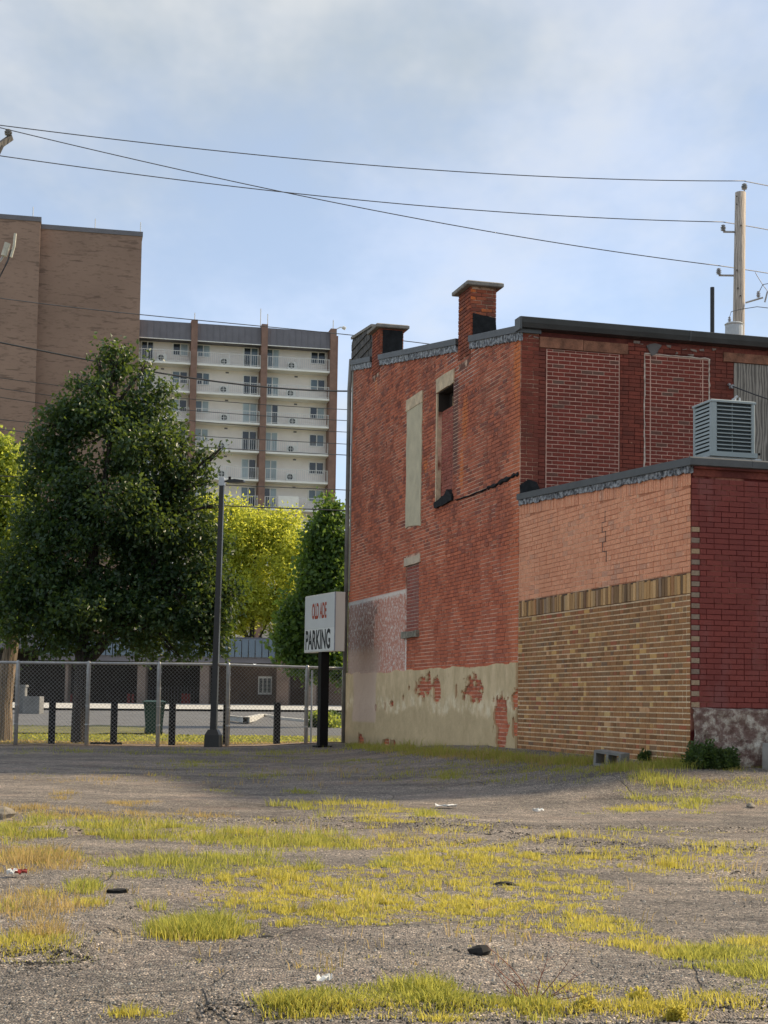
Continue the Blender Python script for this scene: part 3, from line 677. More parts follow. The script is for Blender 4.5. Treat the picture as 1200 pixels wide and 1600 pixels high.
# chimneys
def chimney(y0, y1, x1, zb, zt, tar, name):
    mb = MB(); mb.box(-.008, x1, y0, y1, zb, zt); ch = mb.build('chimney', m_chim_mortar, main); r = random.Random(int(y0*100))
    rows = courses(y0-.012, y1+.012, zb-.35, zt, .067, .205, .012, (), .3, 2)
    n = 0; rest = MB()
    for b in rows:
        if b[2] < ztB(y0)-.25: continue
        brick_obj('brick', 'x', b, .012, m_chim, ch, r, -.012)
    for b in courses(-.018, x1, zb, zt, .067, .2, .012, (), .3, 3):
        if b[2] < ztB(y0)+.02: continue
        brick_obj('brick', 'y', b, .012, m_chim, ch, r, y0)
    for b in courses(-.018, x1, zb+.3, zt, .067, .2, .012, (), .3, 3): rest.box(b[0], b[1], y1, y1+.012, b[2], b[3])
    for b in courses(y0, y1, zb+.2, zt, .067, .2, .012, (), .3, 3): rest.box(x1, x1+.012, b[0], b[1], b[2], b[3])
    tag(rest.build('brickwork', m_chim, ch), kind='stuff')
    mb = MB()
    if tar == 'full':
        za = ztB(y0)+.05
        mb.prism(ragged([(0.045,za),(x1+.02,za),(x1-.02,za+.12),(x1-.015,zt-.03),(.05,zt-.03)], .12, .006, r), 'y', y0-.035, y0-.002)
    else:
        za = ztB(y0)+.02
        mb.prism(ragged([(.03,za),(x1+.06,za),(x1+.02,za+.1),(x1-.015,za+.44),(.03,za+.50)], .12, .006, r), 'y', y0-.035, y0-.002)
    mb.build('tar_coat', m_tar, ch, fixn=True)
    mb = MB(); a = .11
    mb.loft([[(-.01-a+i,y0-a+i,z),(x1+a-i,y0-a+i,z),(x1+a-i,y1+a-i,z),(-.01-a+i,y1+a-i,z)] for z, i in ((zt,.012),(zt+.012,0),(zt+.065,0),(zt+.085,.03))], 0, True)
    mb.build('chimney_cap', m_capstone, ch)
chimney(8.54, 9.12, .50, 8.0, 9.06, 'full', 'rear')
chimney(2.49, 3.13, .45, 7.0, 8.38, 'part', 'front')
# parapet return of the street front
mb = MB(); mb.prism([(9.2,ztB(9.2)+.1),(LM+.12,ztB(LM)-.02),(LM+.12,9.30),(LM+.02,9.36),(9.2,9.24)], 'x', .0, .3); par = mb.build('parapet', m_darkwood, main, fixn=True)
mb = MB(); slab_y(mb, -.04, .34, 9.18, LM+.05, lambda y: 9.24+.07*(y-9.2), lambda y: 9.30+.07*(y-9.2)); mb.build('coping', m_capstone, par, fixn=True)
for k in range(3):
    mb = MB(); z0 = 8.70+k*.19
    mb.prism([(9.25+k*.1,z0+.12),(LM+.06,z0+.02),(LM+.06,z0+.16),(9.25+k*.1,z0+.22)], 'x', -.02, 0); mb.build('plank', m_darkwood, par, fixn=True)
mb = MB(); mb.tube([(-.06,LM+.02,.15),(-.06,LM+.02,8.2),(-.03,LM+.02,8.9)], .05, 8); mb.build('downspout', plain('downspout_paint', (.20,.19,.175), .6, var=.5, scale=1.2), main, smooth_=True)
mb = MB(); mb.box(-.015, .02, LM-.12, LM-.02, 3.6, 8.65); mb.build('corner_trim', plain('trim_paint', (.34,.33,.29), .7, var=.35, scale=2), main)
# ---------------- one-storey annex
annex = empty('brick_annex', tuple(W(0, 0, 0)), BROT, 'low brick annex with salmon, tan and maroon painted walls under the air conditioner', 'building')
ztC = lambda y: 3.97+.053*y
R2 = random.Random(5)
mb = MB()
for (z0, z1, m_) in ((-.2, 2.46, 0), (2.46, 9, 1)):
    if z1 < 9: mb.box(.0, .25, .012, SA-.004, z0, z1, m_)
    else: slab_y(mb, .0, .25, .012, SA-.004, lambda y: 2.46, ztC, m_)
wallC = mb.build('side_wall', [m_yellow_mortar, m_salmon_mortar], annex, fixn=True)
rest = MB(); ny = 0
yb = courses(0.0, SA-.012, .02, 2.46, .0675, .203, .0155, (), .62, 17)
yb.sort(key=lambda b: b[0]-.25*b[2])
for b in yb:
    if ny < 70 and b[1]-b[0] > .05 and b[2] > .38: brick_obj('brick', 'x', b, .007, m_yellow, wallC, R2); ny += 1
    else: brick_box(rest, 'x', b, .007, R2, jit=.002)
tag(rest.build('tan_brickwork', m_yellow, wallC), kind='stuff')
mb = MB(); mb.box(-.003, .01, .012, SA-.02, 2.464, 2.715); mb.build('soldier_backing', plain('gap_shade', (.12,.075,.045), .95), annex)  # dark strip paints depth shade into the gaps between soldier bricks
y = .006
while y < SA-.06:
    w_ = R2.uniform(.062,.078); h = R2.uniform(.215,.245)
    o = brick_obj('soldier_brick', 'x', (y, min(y+w_, SA-.015), 2.468, 2.468+h), .016+R2.choice((0,.006,.012)), m_soldier, wallC, R2)
    o.rotation_euler = (R2.uniform(-.045,.045), 0, 0)
    y += w_+R2.uniform(.008,.022)
rest = MB()
for b in courses(0, SA-.012, 2.725, 4.35, .0675, .203, .008, (), .3, 19, every=6):
    zm = ztC((b[0]+b[1])/2)-.21
    if b[2] > zm-.03: continue
    brick_box(rest, 'x', (b[0], b[1], b[2], min(b[3], zm)), .006, R2, jit=.003)
y = 0.0
while y < SA-.08:
    zt = ztC(y+.03); brick_box(rest, 'x', (y, y+.060, zt-.205, zt-.005), .007, R2, jit=.004); y += .068
tag(rest.build('salmon_brickwork', m_salmon, wallC), kind='stuff')
mb = MB(); yz = [(2.52,3.74),(2.52,3.60),(2.62,3.60),(2.62,3.47),(2.50,3.47),(2.50,3.33),(2.60,3.33),(2.60,3.20),(2.48,3.20),(2.48,3.06)]
for (ya, za), (yb_, zb_) in zip(yz[:-1], yz[1:]): mb.box(-.012, -.002, min(ya,yb_)-.0035, max(ya,yb_)+.0035, min(za,zb_)-.0035, max(za,zb_)+.0035)
mb.build('stepped_crack', m_darkwood, annex)
mb = MB(); mb.box(.25, 6.5, 0, .25, -.2, 3.97); mb.box(.001, .25, 0, .012, -.2, 3.97); wallD = mb.build('rear_wall', m_maroon_mortar, annex)
rest = MB(); nd = 0
for b in courses(.004, 6.4, 1.105, 3.86, .0655, .2, .008, (), .06, 23):
    if b[0] < .02 and b[2] < 3.25 and int(round((b[2]-1.109)/.0655)) % 2 == 0:
        brick_obj('corner_brick', 'y', (b[0], .112, b[2], b[3]), .012, m_tooth, wallD, R2)
        if b[1] > .17: brick_box(rest, 'y', (.122, b[1], b[2], b[3]), .009, R2, jit=.002)
        continue
    if b[0] < 1.25 and nd < 228: brick_obj('brick', 'y', b, .009, m_maroon, wallD, R2); nd += 1
    else: brick_box(rest, 'y', b, .009, R2, jit=.002)
tag(rest.build('maroon_brickwork', m_maroon, wallD), kind='stuff')
# rough limewashed stone footing of the rear wall
xs = np.linspace(0.01, 6.4, 260); zs = np.linspace(.0, 1.10, 48); Xg, Zg = np.meshgrid(xs, zs)
Yo = -.035-.05*(vnoise(Xg, Zg, 51, 4.5)+.5)-.03*vnoise(Xg, Zg, 52, 13)-.02*vnoise(Xg, Zg, 53, 30)-.05*(1-Zg)
Yo[-1, :] = .0
V = np.stack([Xg, Yo, Zg+.012*vnoise(Xg, Zg, 54, 8)], -1).reshape(-1, 3); idx = np.arange(len(V)).reshape(Xg.shape)
Fq = np.stack([idx[:-1,:-1], idx[:-1,1:], idx[1:,1:], idx[1:,:-1]], -1).reshape(-1, 4)
me = bpy.data.meshes.new('stone_footing'); me.from_pydata(V.tolist(), [], Fq.tolist()); me.materials.append(m_stonewash); link('stone_footing', me, annex)
# annex roof, cap flashing, foil, eave
mb = MB(); slab_y(mb, .1, 6.5, .0, SA-.05, lambda y: ztC(y)-.05, lambda y: ztC(y)+.10); mb.build('roof', m_tar, annex, fixn=True)
mb = MB(); slab_y(mb, -.06, .2, -.07, SA-.02, lambda y: ztC(y)+.03, lambda y: ztC(y)+.125); mb.build('roof_edge', m_flash, annex, fixn=True)
mb = MB(); n = 110; ys = [-.03+(SA-.02)*i/n for i in range(n+1)]
mb.loft([[(-.024-R2.uniform(0,.022),y,ztC(y)-.055+R2.uniform(-.018,.018)),(.02,y,ztC(y)-.05),(.02,y,ztC(y)+.029),(-.03-R2.uniform(0,.014),y,ztC(y)+.029)] for y in ys], 0, True)
mb.build('foil_strip', m_foil, annex, fixn=True)
for (x0, x1) in ((-.06,.76),(.763,6.5)):
    mb = MB(); mb.prism([(-.11,4.0),(-.115,4.08),(-.09,4.10),(-.071,4.10),(-.071,3.99)], 'x', x0, x1); mb.build('eave_flashing', m_flash, annex, fixn=True)
mb = MB(); mb.box(.02, 6.4, -.068, 0, 3.965, 3.998); mb.box(.02, 6.4, -.022, 0, 3.88, 3.964); mb.build('eave_shade_board', m_rear_mortar, annex)  # dark maroon colour stands for the shadow under the eave
# tar upstand where the annex roof meets the main building
mb = MB(); mb.prism(ragged([(.0,4.33),(.9,4.33),(.88,4.43),(.55,4.44),(.33,4.48),(.26,4.60),(.14,4.64),(.0,4.56)], .1, .012, R2), 'y', SA-.045, SA-.012); mb.build('tar_upstand', m_tar, annex, fixn=True)

# ------------------------------------------------------------------ things on the building
zr = 4.20
ac = empty('air_conditioner', tuple(W(.53, .5, zr)), BROT, 'grey slatted air conditioner standing on the annex roof', 'air conditioner')
aw, ad_, ah0, ah1 = .61, .50, .09, .75
mb = MB(); mb.box(-.02, aw+.02, -.02, ad_+.02, .03, ah0); mb.build('base_pan', m_acmetal, ac)
mb = MB(); mb.box(-.06, aw+.10, .03, .10, -.03, .03); mb.box(-.06, aw+.10, ad_-.10, ad_-.03, -.03, .03); mb.build('support_rail', m_galv, ac)
mb = MB(); mb.box(.03, aw-.03, .03, ad_-.03, ah0, ah1-.03); mb.build('coil', m_acdark, ac)
for (x, y, w_, d_) in ((0,0,.085,.06),(aw-.05,0,.05,.06),(0,ad_-.05,.05,.05),(aw-.05,ad_-.05,.05,.05)):
    mb = MB(); mb.cbox(x, x+w_, y, y+d_, ah0, ah1-.035, .012); mb.build('corner_post', m_acmetal, ac)
mb = MB(); mb.loft([[(-.008+i,-.008+i,z),(aw+.008-i,-.008+i,z),(aw+.008-i,ad_+.008-i,z),(-.008+i,ad_+.008-i,z)] for z, i in ((ah1-.036,0),(ah1-.012,0),(ah1,.02),(ah1+.012,.08))], 0, True); mb.build('lid', m_acmetal, ac)
for k in range(12):
    z = ah0+.035+k*.049
    mb = MB(); mb.box(.085, aw-.05, .004, .028, z, z+.013); mb.build('louvre', m_acmetal, ac)
    mb = MB(); mb.prism([(.004,z),(.028,z+.004),(.028,z+.032),(.012,z+.032)], 'y', .06, ad_-.05); mb.build('side_louvre', m_acmetal, ac, fixn=True)
mb = MB(); mb.box(aw*.5-.004, aw*.5+.004, .029, .034, ah0, ah1-.04); mb.build('louvre_stay', m_acmetal, ac)
mb = MB(); mb.tube([(.42,.2,ah1),(.42,.2,ah1+.06)], .03, 8); mb.tube([(.42,.2,ah1+.05),(.47,.2,ah1+.10)], .018, 6); mb.tube([(.50,.2,ah1+.005),(.50,.2,ah1+.08)], .010, 6); mb.build('service_valve', m_galv, ac)

vp = at(1113, 518, 26.0); mb = MB(); t_ = at(1113, 449, 26.0)
mb.tube([(vp[0],vp[1],vp[2]-.5),(t_[0],t_[1],t_[2])], .037, 8); tag(mb.build('vent_pipe', m_bronze), 'thin dark vent pipe rising above the roof gutter', 'pipe')
# bracket and drop wire at the boarded window
bk = W(3.66, SA, 6.36)
mb = MB(); mb.tube([W(3.66,SA-.012,6.36),W(3.66,SA-.09,6.36)], .035, 8); mb.tube([W(3.62,SA-.012,6.40),W(3.62,SA-.06,6.40)], .02, 6)
tag(mb.build('wire_bracket', m_porcelain), 'small insulator bracket beside the weathered boards', 'bracket')
mb = MB(); a_ = W(3.66,SA-.09,6.36); b_ = W(6.2,SA-1.5,5.55); mb.tube([a_+(b_-a_)*t-np.array([0,0,.12*4*t*(1-t)]) for t in np.linspace(0,1,9)], .011, 5)
tag(mb.build('drop_wire', m_cable), 'short black drop wire slanting down across the weathered boards', 'wire')

# ------------------------------------------------------------------ fence, bollards, sign, lamp, bin
SF = 16.86
fence = empty('chain_link_fence', tuple(W(-3.6, SF, float(gz(*W(-3.6, SF)[:2])))), BROT, 'grey chain link fence along the back of the parking lot', 'fence')
f0 = float(gz(*W(-3.6, SF)[:2])); RF = random.Random(3)
fz = lambda w: float(gz(*W(w, SF)[:2]))-f0+.02
fw = [-11.6,-10.1,-8.65,-7.20,-5.72,-4.20,-2.68,-.92,-.06]
def ftop(w): return 1.90-.012*abs(w+3)-f0
for w_ in fw:
    mb = MB(); x = w_+3.6; ln = RF.uniform(-.012,.012)
    mb.tube([(x,0,-.2),(x+ln,0,ftop(w_)-.03),(x+ln,0,ftop(w_)+.02),(x+ln,0,ftop(w_)+.05)], [.045,.045,.045,.018], 10)
    p = mb.build('post', m_galv, fence, smooth_=True)
    mb = MB()
    for z in (.45,.85,1.25,1.6): mb.tube([(x,0,z),(x,0,z+.025)], .050, 10)
    mb.build('post_band', m_galv, p)
mb = MB(); mb.tube([(-.80+3.6,0,-.2),(-.80+3.6,0,1.72)], .022, 8); mb.build('gate_stile', m_galv, fence)
mb = MB(); mb.tube([(w_+3.6,0,ftop(w_)) for w_ in np.linspace(-11.6,-.06,24)], .030, 8); mb.build('top_rail', m_galv, fence, smooth_=True)
mb = MB(); pit = .085; wr = .0024; x0, x1 = -8.0, 3.54; z0, z1 = .04, 1.80
def clipseg(cx_, sgn):     # diagonal wire x = cx + sgn*(z-z0)
    a = (cx_, z0); b = (cx_+sgn*(z1-z0), z1); t0, t1 = 0.0, 1.0; dx = b[0]-a[0]
    for lim, up in ((x0, False), (x1, True)):
        t = (lim-a[0])/dx
        if (dx > 0) == up: t1 = min(t1, t)
        else: t0 = max(t0, t)
    return None if t1-t0 < .01 else ((a[0]+dx*t0, z0+(z1-z0)*t0), (a[0]+dx*t1, z0+(z1-z0)*t1))
c_ = x0-2
while c_ < x1+2:
    for sg in (1, -1):
        s_ = clipseg(c_, sg)
        if s_:
            yo = .05 if sg > 0 else .054
            mb.tube([(s_[0][0],-yo,s_[0][1]),(s_[1][0],-yo,s_[1][1])], wr, 3, cap=False)
    c_ += pit
tag(mb.build('chain_mesh', m_wire, fence), kind='stuff')
def bollard(px, idx, lab):
    p = at(px, 1168, 0); q = on_plane(px, 1168, W(0, SF+.75), ud); z = float(gz(q[0], q[1]))
    e = empty('bollard', (q[0], q[1], z), BROT, lab, 'bollard', 'black steel bollards behind the fence')
    mb = MB(); mb.cbox(-.072, .072, -.06, .06, -.1, .93, .012); mb.build('shaft', m_black, e)
    mb = MB(); mb.cbox(-.076, .076, -.064, .064, .931, .95, .01); mb.build('cap', m_black, e)
for i, (px, lab) in enumerate([(80,'black steel bollard left of the big tree trunk, leftmost of five'),(177,'black steel bollard just right of the big tree trunk'),(268,'black steel bollard to the right of the green bin'),(353,'black steel bollard between the lamp post foot and a fence post'),(432,'black steel bollard nearest the parking sign, rightmost of five')]): bollard(px, i, lab)
for (px0, px1) in ((141,190),):
    a_ = on_plane(px0, 1167, W(0, SF+.6), ud); b_ = on_plane(px1, 1167, W(0, SF+.6), ud); zz = float(gz(a_[0], a_[1]))
    mb = MB(); mb.loft([[(p[0]+dx*ud[0],p[1]+dx*ud[1],zz+dz) for dx, dz in ((-.06,-.02),(.06,-.02),(.06,.07),(-.06,.07))] for p in (a_, b_)], 0, True)
    tag(mb.build('timber_sleeper', m_black, fixn=True), 'black sleeper lying on the ground beside the tree trunk', 'sleeper')

# parking sign: lightbox on a post
sx = at(523, 1017, 31.5); sd = np.array([-.43, 1.0, 0]); sd /= np.linalg.norm(sd); sn = np.array([sd[1], -sd[0], 0])
sz0 = sx[2]; sh = 1.22; sw = 1.80; stn = .22
mid = sx+sd*sw*.5+sn*stn*.5; gzs = float(gz(mid[0], mid[1]))
sign = empty('parking_sign', (mid[0], mid[1], gzs), math.atan2(sd[1], sd[0]), 'white box sign with red and black letters on a black post', 'sign')
# local: x along the face (away from camera), y = left of x; the lettered face is on +y
mb = MB(); hx = sw/2; hy = stn/2; zb = sz0-gzs
mb.cbox(-hx, hx, -hy, hy, zb, zb+sh, .012); case = mb.build('sign_case', m_signcase, sign)
fy = hy+.004
mb = MB(); mb.box(-hx+.03, hx-.02, hy-.01, fy, zb+.50, zb+sh-.025); f1 = mb.build('upper_panel', m_signface, sign)
mb = MB(); mb.box(-hx+.03, hx-.02, hy-.01, fy, zb+.025, zb+.496); f2 = mb.build('lower_panel', m_signlow, sign)
mb = MB(); mb.box(-hx-.003, -hx+.027, hy-.004, fy+.006, zb, zb+sh); mb.build('edge_trim', plain('sign_trim', (.33,.33,.38), .4), sign)
mb = MB(); mb.box(-.09, .09, -.09, .09, -.2, zb+.02); mb.build('post', m_black, sign)
mb = MB(); mb.box(-.16, .16, -.16, .16, -.02, .03); mb.build('base_plate', m_black, sign)
def lettering(txt, width, height, cx_, z_, m, parent, name):
    cu = bpy.data.curves.new(name, 'FONT'); cu.body = txt; cu.size = 1.0; cu.extrude = .0; cu.align_x = 'LEFT'; cu.offset = .028
    to = bpy.data.objects.new('tmp', cu); COL.objects.link(to); bpy.context.view_layer.update()
    me = bpy.data.meshes.new_from_object(to.evaluated_get(bpy.context.evaluated_depsgraph_get()))
    bpy.data.objects.remove(to); bpy.data.curves.remove(cu)
    co = np.array([v.co[:] for v in me.vertices]); mn = co.min(0); mx = co.max(0); co = (co-mn)/np.maximum(mx-mn, 1e-6)
    for v, c in zip(me.vertices, co):                # reads left to right as seen from +y: x decreases
        v.co = (cx_+width/2-c[0]*width, fy+.003, z_+c[1]*height)
    me.materials.clear(); me.materials.append(m)
    return link(name, me, parent)
lettering('OLD ADE', .86, .34, .02, zb+.70, m_textred, f1, 'red_lettering')
lettering('PARKING', 1.46, .42, .08, zb+.055, m_textblk, f2, 'black_lettering')

# lamp post
lp = at(333, 1166, 33.6); lz = float(gz(lp[0], lp[1]))
lamp = empty('lamp_post', (lp[0], lp[1], lz), radians(-7), 'dark square lamp post with flared base behind the fence', 'lamp post')
tp = at(347, 752, 33.6)-np.array([lp[0], lp[1], lz]); Rz = Matrix.Rotation(radians(7), 3, 'Z'); tp = Rz @ Vector(tp)
sq = lambda c, h: [(c[0]-h,c[1]-h,c[2]),(c[0]+h,c[1]-h,c[2]),(c[0]+h,c[1]+h,c[2]),(c[0]-h,c[1]+h,c[2])]
mb = MB(); mb.loft([sq((0,0,-.15),.17),sq((0,0,.26),.16),sq((0,0,.38),.10)], 0, True); mb.build('pedestal', m_bronze, lamp)
mb = MB(); mb.loft([sq((0,0,.37),.068),sq(tuple(tp),.048)], 0, True); mb.build('shaft', m_bronze, lamp)
mb = MB(); mb.loft([sq(tuple(tp+Vector((0,0,-.10))),.062),sq(tuple(tp+Vector((0,0,.06))),.062),sq(tuple(tp+Vector((0,0,.09))),.04)], 0, True); mb.build('shaft_cap', m_galv, lamp)
mb = MB(); mb.tube([tp, tp+Vector((.14,0,.0))], .022, 6)
mb.loft([[(tp.x+.12,tp.y+a,tp.z+b) for a, b in ((-.05,-.03),(.05,-.03),(.05,.03),(-.05,.03))],[(tp.x+.30,tp.y+a,tp.z+b) for a, b in ((-.12,-.04),(.12,-.04),(.10,.04),(-.10,.04))],[(tp.x+.50,tp.y+a,tp.z+b) for a, b in ((-.10,-.02),(.10,-.02),(.08,.015),(-.08,.015))]], 0, True)
mb.build('lamp_head', m_bronze, lamp, fixn=True)
mb = MB(); mb.tube([tp+Vector((.17,0,.03)),tp+Vector((.17,0,.10))], .03, 8); mb.build('photocell', m_black, lamp)

# green bin
bp = ground_at(240, 1149)
bin_ = empty('wheelie_bin', tuple(bp), radians(10), 'dark green plastic rubbish bin on the lawn behind the fence', 'bin')
bw = 34*bp[1]/FPX/2*1.05
mb = MB(); mb.loft([[(-h*.92,-h,z),(h*.92,-h,z),(h*.92,h*.9,z),(-h*.92,h*.9,z)] for z, h in ((.06,bw*.74),(.5,bw*.86),(.86,bw*.97),(.88,bw*1.03),(.93,bw*1.03))], 0, True); mb.build('tub', m_bin, bin_)
mb = MB(); mb.loft([[(-h,-h*1.05,z),(h,-h*1.05,z),(h,h,z),(-h,h,z)] for z, h in ((.932,bw*1.06),(.955,bw*1.08),(1.0,bw*.7))], 0, True); mb.build('lid', m_bin, bin_)
for sx_ in (-1, 1):
    mb = MB(); mb.tube([(sx_*bw*.62,bw*.7,.10),(sx_*bw*.78,bw*.7,.10)], .10, 12); mb.build('wheel', m_black, bin_)
mb = MB(); mb.tube([(-bw*.7,bw*.95,.92),(-bw*.7,bw*1.2,.93),(bw*.7,bw*1.2,.93),(bw*.7,bw*.95,.92)], .02, 6); mb.build('handle', m_bin, bin_)

# ------------------------------------------------------------------ far buildings
def apart_mat():
    m, nt, b, _ = newmat('tower_brick')
    o = N(nt, 'ShaderNodeTexCoord').outputs['Object']
    d = NOISE(nt, SCALEV(nt, o, (.55,.55,3.4)), 1.0, 3, .6); e_ = NOISE(nt, SCALEV(nt, o, (1.6,1.6,5)), 1.0, 3, .6); big = NOISE(nt, o, .22, 3, .5)
    c = RAMP(nt, big, [(.3,(0.264,0.180,0.143)),(.7,(0.330,0.226,0.179))])
    c = MIX(nt, MATH(nt, 'MULTIPLY', STEP(nt, d, .58, .66), .6), c, (.13,.09,.075))
    c = MIX(nt, MATH(nt, 'MULTIPLY', STEP(nt, e_, .50, .70), .35), c, (.12,.08,.062))
    setc(nt, b.inputs['Base Color'], c); b.inputs['Roughness'].default_value = .95; b.inputs['Specular IOR Level'].default_value = .15; return m
m_tower = apart_mat()
m_col = plain('column_brick', (.25,.155,.125), .95, var=.2, scale=1.5)
m_apwall = plain('pale_render', (.88,.82,.77), .9, var=.06, scale=.8)
m_slab = plain('balcony_white', (.84,.83,.80), .8, var=.06, scale=1)
m_fascia = plain('metal_fascia', (.15,.145,.165), .6, .1, var=.12, scale=.8)
m_rail = plain('rail_white', (.66,.66,.65), .6, var=.05)
def glass(name, c, rough=.12):
    m, nt, b, _ = newmat(name); pos = N(nt, 'ShaderNodeNewGeometry').outputs['Position']
    setc(nt, b.inputs['Base Color'], RAMP(nt, NOISE(nt, pos, .8, 3, .5), [(.3, tuple(x*.75 for x in c)), (.7, tuple(x*1.2 for x in c))]))
    b.inputs['Roughness'].default_value = rough; b.inputs['Specular IOR Level'].default_value = .8; return m
g_dark = glass('glass_dark', (.018,.026,.034)); g_mid = glass('glass_blue', (.10,.15,.18)); g_light = glass('glass_curtain', (.34,.43,.46), .3)
AA = radians(12); ap0 = at(512, 1060, 150.0)
apt = empty('apartment_block', (ap0[0], ap0[1], .3), AA, 'tall pale apartment block with white balconies behind the trees', 'building')
AZ = .3; RP = random.Random(12); FL = 2.77; Z0 = 33.75-AZ; DEP = 1.5
mb = MB(); mb.box(-19.2, 0.0, DEP, 14, 0, 37.0-AZ); mb.build('wall', m_apwall, apt)
for cx_ in (-13.7, -6.85, 0.0):
    mb = MB(); mb.box(cx_-.33, cx_+.27, -.25, DEP-.004, 0, 38.0-AZ); mb.build('column', m_col, apt)
mb = MB(); mb.box(.28, .5, .2, 14, 0, 37.4-AZ); mb.build('end_wall', m_col, apt)
for (a, b) in ((-19.2,-14.04),(-13.42,-7.19),(-6.57,-.34)):
    mb = MB(); mb.prism([(-.05,35.98-AZ),(DEP-.004,35.98-AZ),(DEP-.004,37.75-AZ),(.25,37.75-AZ)], 'x', a, b); fa = mb.build('roof_fascia', m_fascia, apt, fixn=True)
    x = a+.3
    while x < b-.1:
        mb = MB(); mb.prism([(-.08,35.99-AZ),(-.04,35.99-AZ),(.26,37.74-AZ),(.22,37.74-AZ)], 'x', x, x+.05); mb.build('seam', m_fascia, fa, fixn=True); x += .62
    mb = MB(); mb.box(a, b, -.12, -.06, 35.90-AZ, 35.975-AZ); mb.build('fascia_trim', m_slab, fa)
def window(x0, x1, z0, z1, name):
    mb = MB(); y1 = DEP-.004; t = .10
    mb.box(x0, x1, y1-.08, y1, z0, z0+t); mb.box(x0, x1, y1-.08, y1, z1-t, z1)
    xm = (x0+x1)/2
    for a, b in ((x0, x0+t), (xm-t/2, xm+t/2), (x1-t, x1)): mb.box(a, b, y1-.08, y1, z0+t, z1-t)
    f = mb.build(name, m_slab, apt)
    gs = [g_dark, g_mid, g_light]; pick = RP.choice([(0,2),(2,0),(0,1),(1,0),(0,2),(1,2),(2,2),(0,0)])
    for k, (a, b) in enumerate(((x0+t, xm-t/2), (xm+t/2, x1-t))):
        mb = MB(); mb.box(a, b, y1-.05, y1-.02, z0+t, z1-t); mb.build('pane', gs[pick[k]], f)
ordn = ['top','second','third','fourth','fifth','sixth','seventh','eighth']
bays = [(-19.2,-14.04,[(-18.75,-17.5,0),(-15.7,-14.15,1)],-16.8,'left'),(-13.42,-7.19,[(-13.4,-12.0,1),(-8.75,-7.25,0)],-10.6,'middle'),(-6.57,-.34,[(-6.5,-5.15,0),(-2.05,-.5,1)],-3.9,'right')]
for i in range(11):
    z = Z0-FL*i
    for bi, (a, b, wins, acx, bn) in enumerate(bays):
        mb = MB(); mb.box(a, b, -.12, DEP-.004, z-.20, z); mb.build('balcony_slab', m_slab, apt)
        if i > 7: continue
        for (x0, x1, sill) in wins: window(x0, x1, z+(.95 if sill else .04), z+2.22, 'balcony_window' if sill else 'balcony_door')
        mb = MB(); mb.box(a+.02, b-.02, -.06, -.01, z+1.10, z+1.15); mb.box(a+.02, b-.02, -.055, -.015, z+.09, z+.13)
        x = a+.08
        while x < b-.05: mb.box(x, x+.024, -.05, -.02, z+.13, z+1.10); x += .20
        for x in (a+.02, (a+b)/2, b-.08): mb.box(x, x+.06, -.065, -.005, z+.001, z+1.16)
        mb.build('railing', m_rail, apt)
        mb = MB(); mb.box((a+b)/2-.15, (a+b)/2+.15, DEP-.04, DEP-.004, z+2.28, z+2.42); mb.build('vent', m_fascia, apt)
        hidden = (bi == 0 and i > 1) or (bi == 1 and i > 5) or (bi == 2 and i > 5)
        if not hidden:
            wp = Matrix.Rotation(AA, 3, 'Z') @ Vector((acx+RP.uniform(-.15,.15), .75, 0))
            e = empty('balcony_air_conditioner', (ap0[0]+wp.x, ap0[1]+wp.y, z+AZ), AA, 'white air conditioner with round grille on the %s balcony of the %s bay' % (ordn[i], bn), 'air conditioner', 'balcony air conditioners')
            mb = MB(); mb.box(-.48, .48, -.17, .17, .12, .82); mb.box(-.38, -.30, -.17, .17, 0, .119); mb.box(.30, .38, -.17, .17, 0, .119); mb.build('casing', m_white, e)
            mb = MB(); mb.tube([(-.10,-.171,.47),(-.10,-.185,.47)], .29, 16); g_ = mb.build('grille', m_acdark, e)
            mb = MB(); mb.box(-.125, -.075, -.20, -.186, .2, .75); mb.box(-.36, .16, -.20, -.187, .45, .49); mb.build('grille_bar', m_white, g_)
mb = MB(); z = Z0-FL*5; mb.box(-5.2, -3.2, -.10, -.07, z+.1, z+1.25)
for k in range(14): mb.box(-5.2+k*.145, -5.17+k*.145, -.115, -.10, z+.1, z+1.25)
e = mb.build('lattice_screen', m_slab); e.location = (ap0[0], ap0[1], AZ); e.rotation_euler = (0, 0, AA); tag(e, 'white lattice screen tied to a lower right balcony railing', 'screen')
for (x, z, h, lab) in ((-7.25,37.75,1.9,'tall thin antenna on the apartment roof left of the middle column'),(-6.55,37.95,1.2,'shorter antenna on the apartment roof beside the middle column'),(.0,38.0,1.0,'white lightning rod on the right end of the apartment roof'),(-13.7,38.0,.8,'white lightning rod on the left column of the apartment roof')):
    wp = Matrix.Rotation(AA, 3, 'Z') @ Vector((x, .35, 0)); mb = MB(); mb.tube([(ap0[0]+wp.x,ap0[1]+wp.y,z-.1),(ap0[0]+wp.x,ap0[1]+wp.y,z+h)], .045, 6); tag(mb.build('antenna', m_rail), lab, 'antenna')
wp = Matrix.Rotation(AA, 3, 'Z') @ Vector((.2, .1, 0)); mb = MB(); c_ = np.array([ap0[0]+wp.x, ap0[1]+wp.y, 38.0])
mb.tube([c_, c_+[.5,0,.25], c_+[.8,0,.22]], .05, 6); mb.tube([c_+[.7,0,.24], c_+[1.0,0,.10]], .17, 8); tag(mb.build('roof_floodlight', m_rail), 'small floodlight on an arm at the apartment roof corner', 'light')
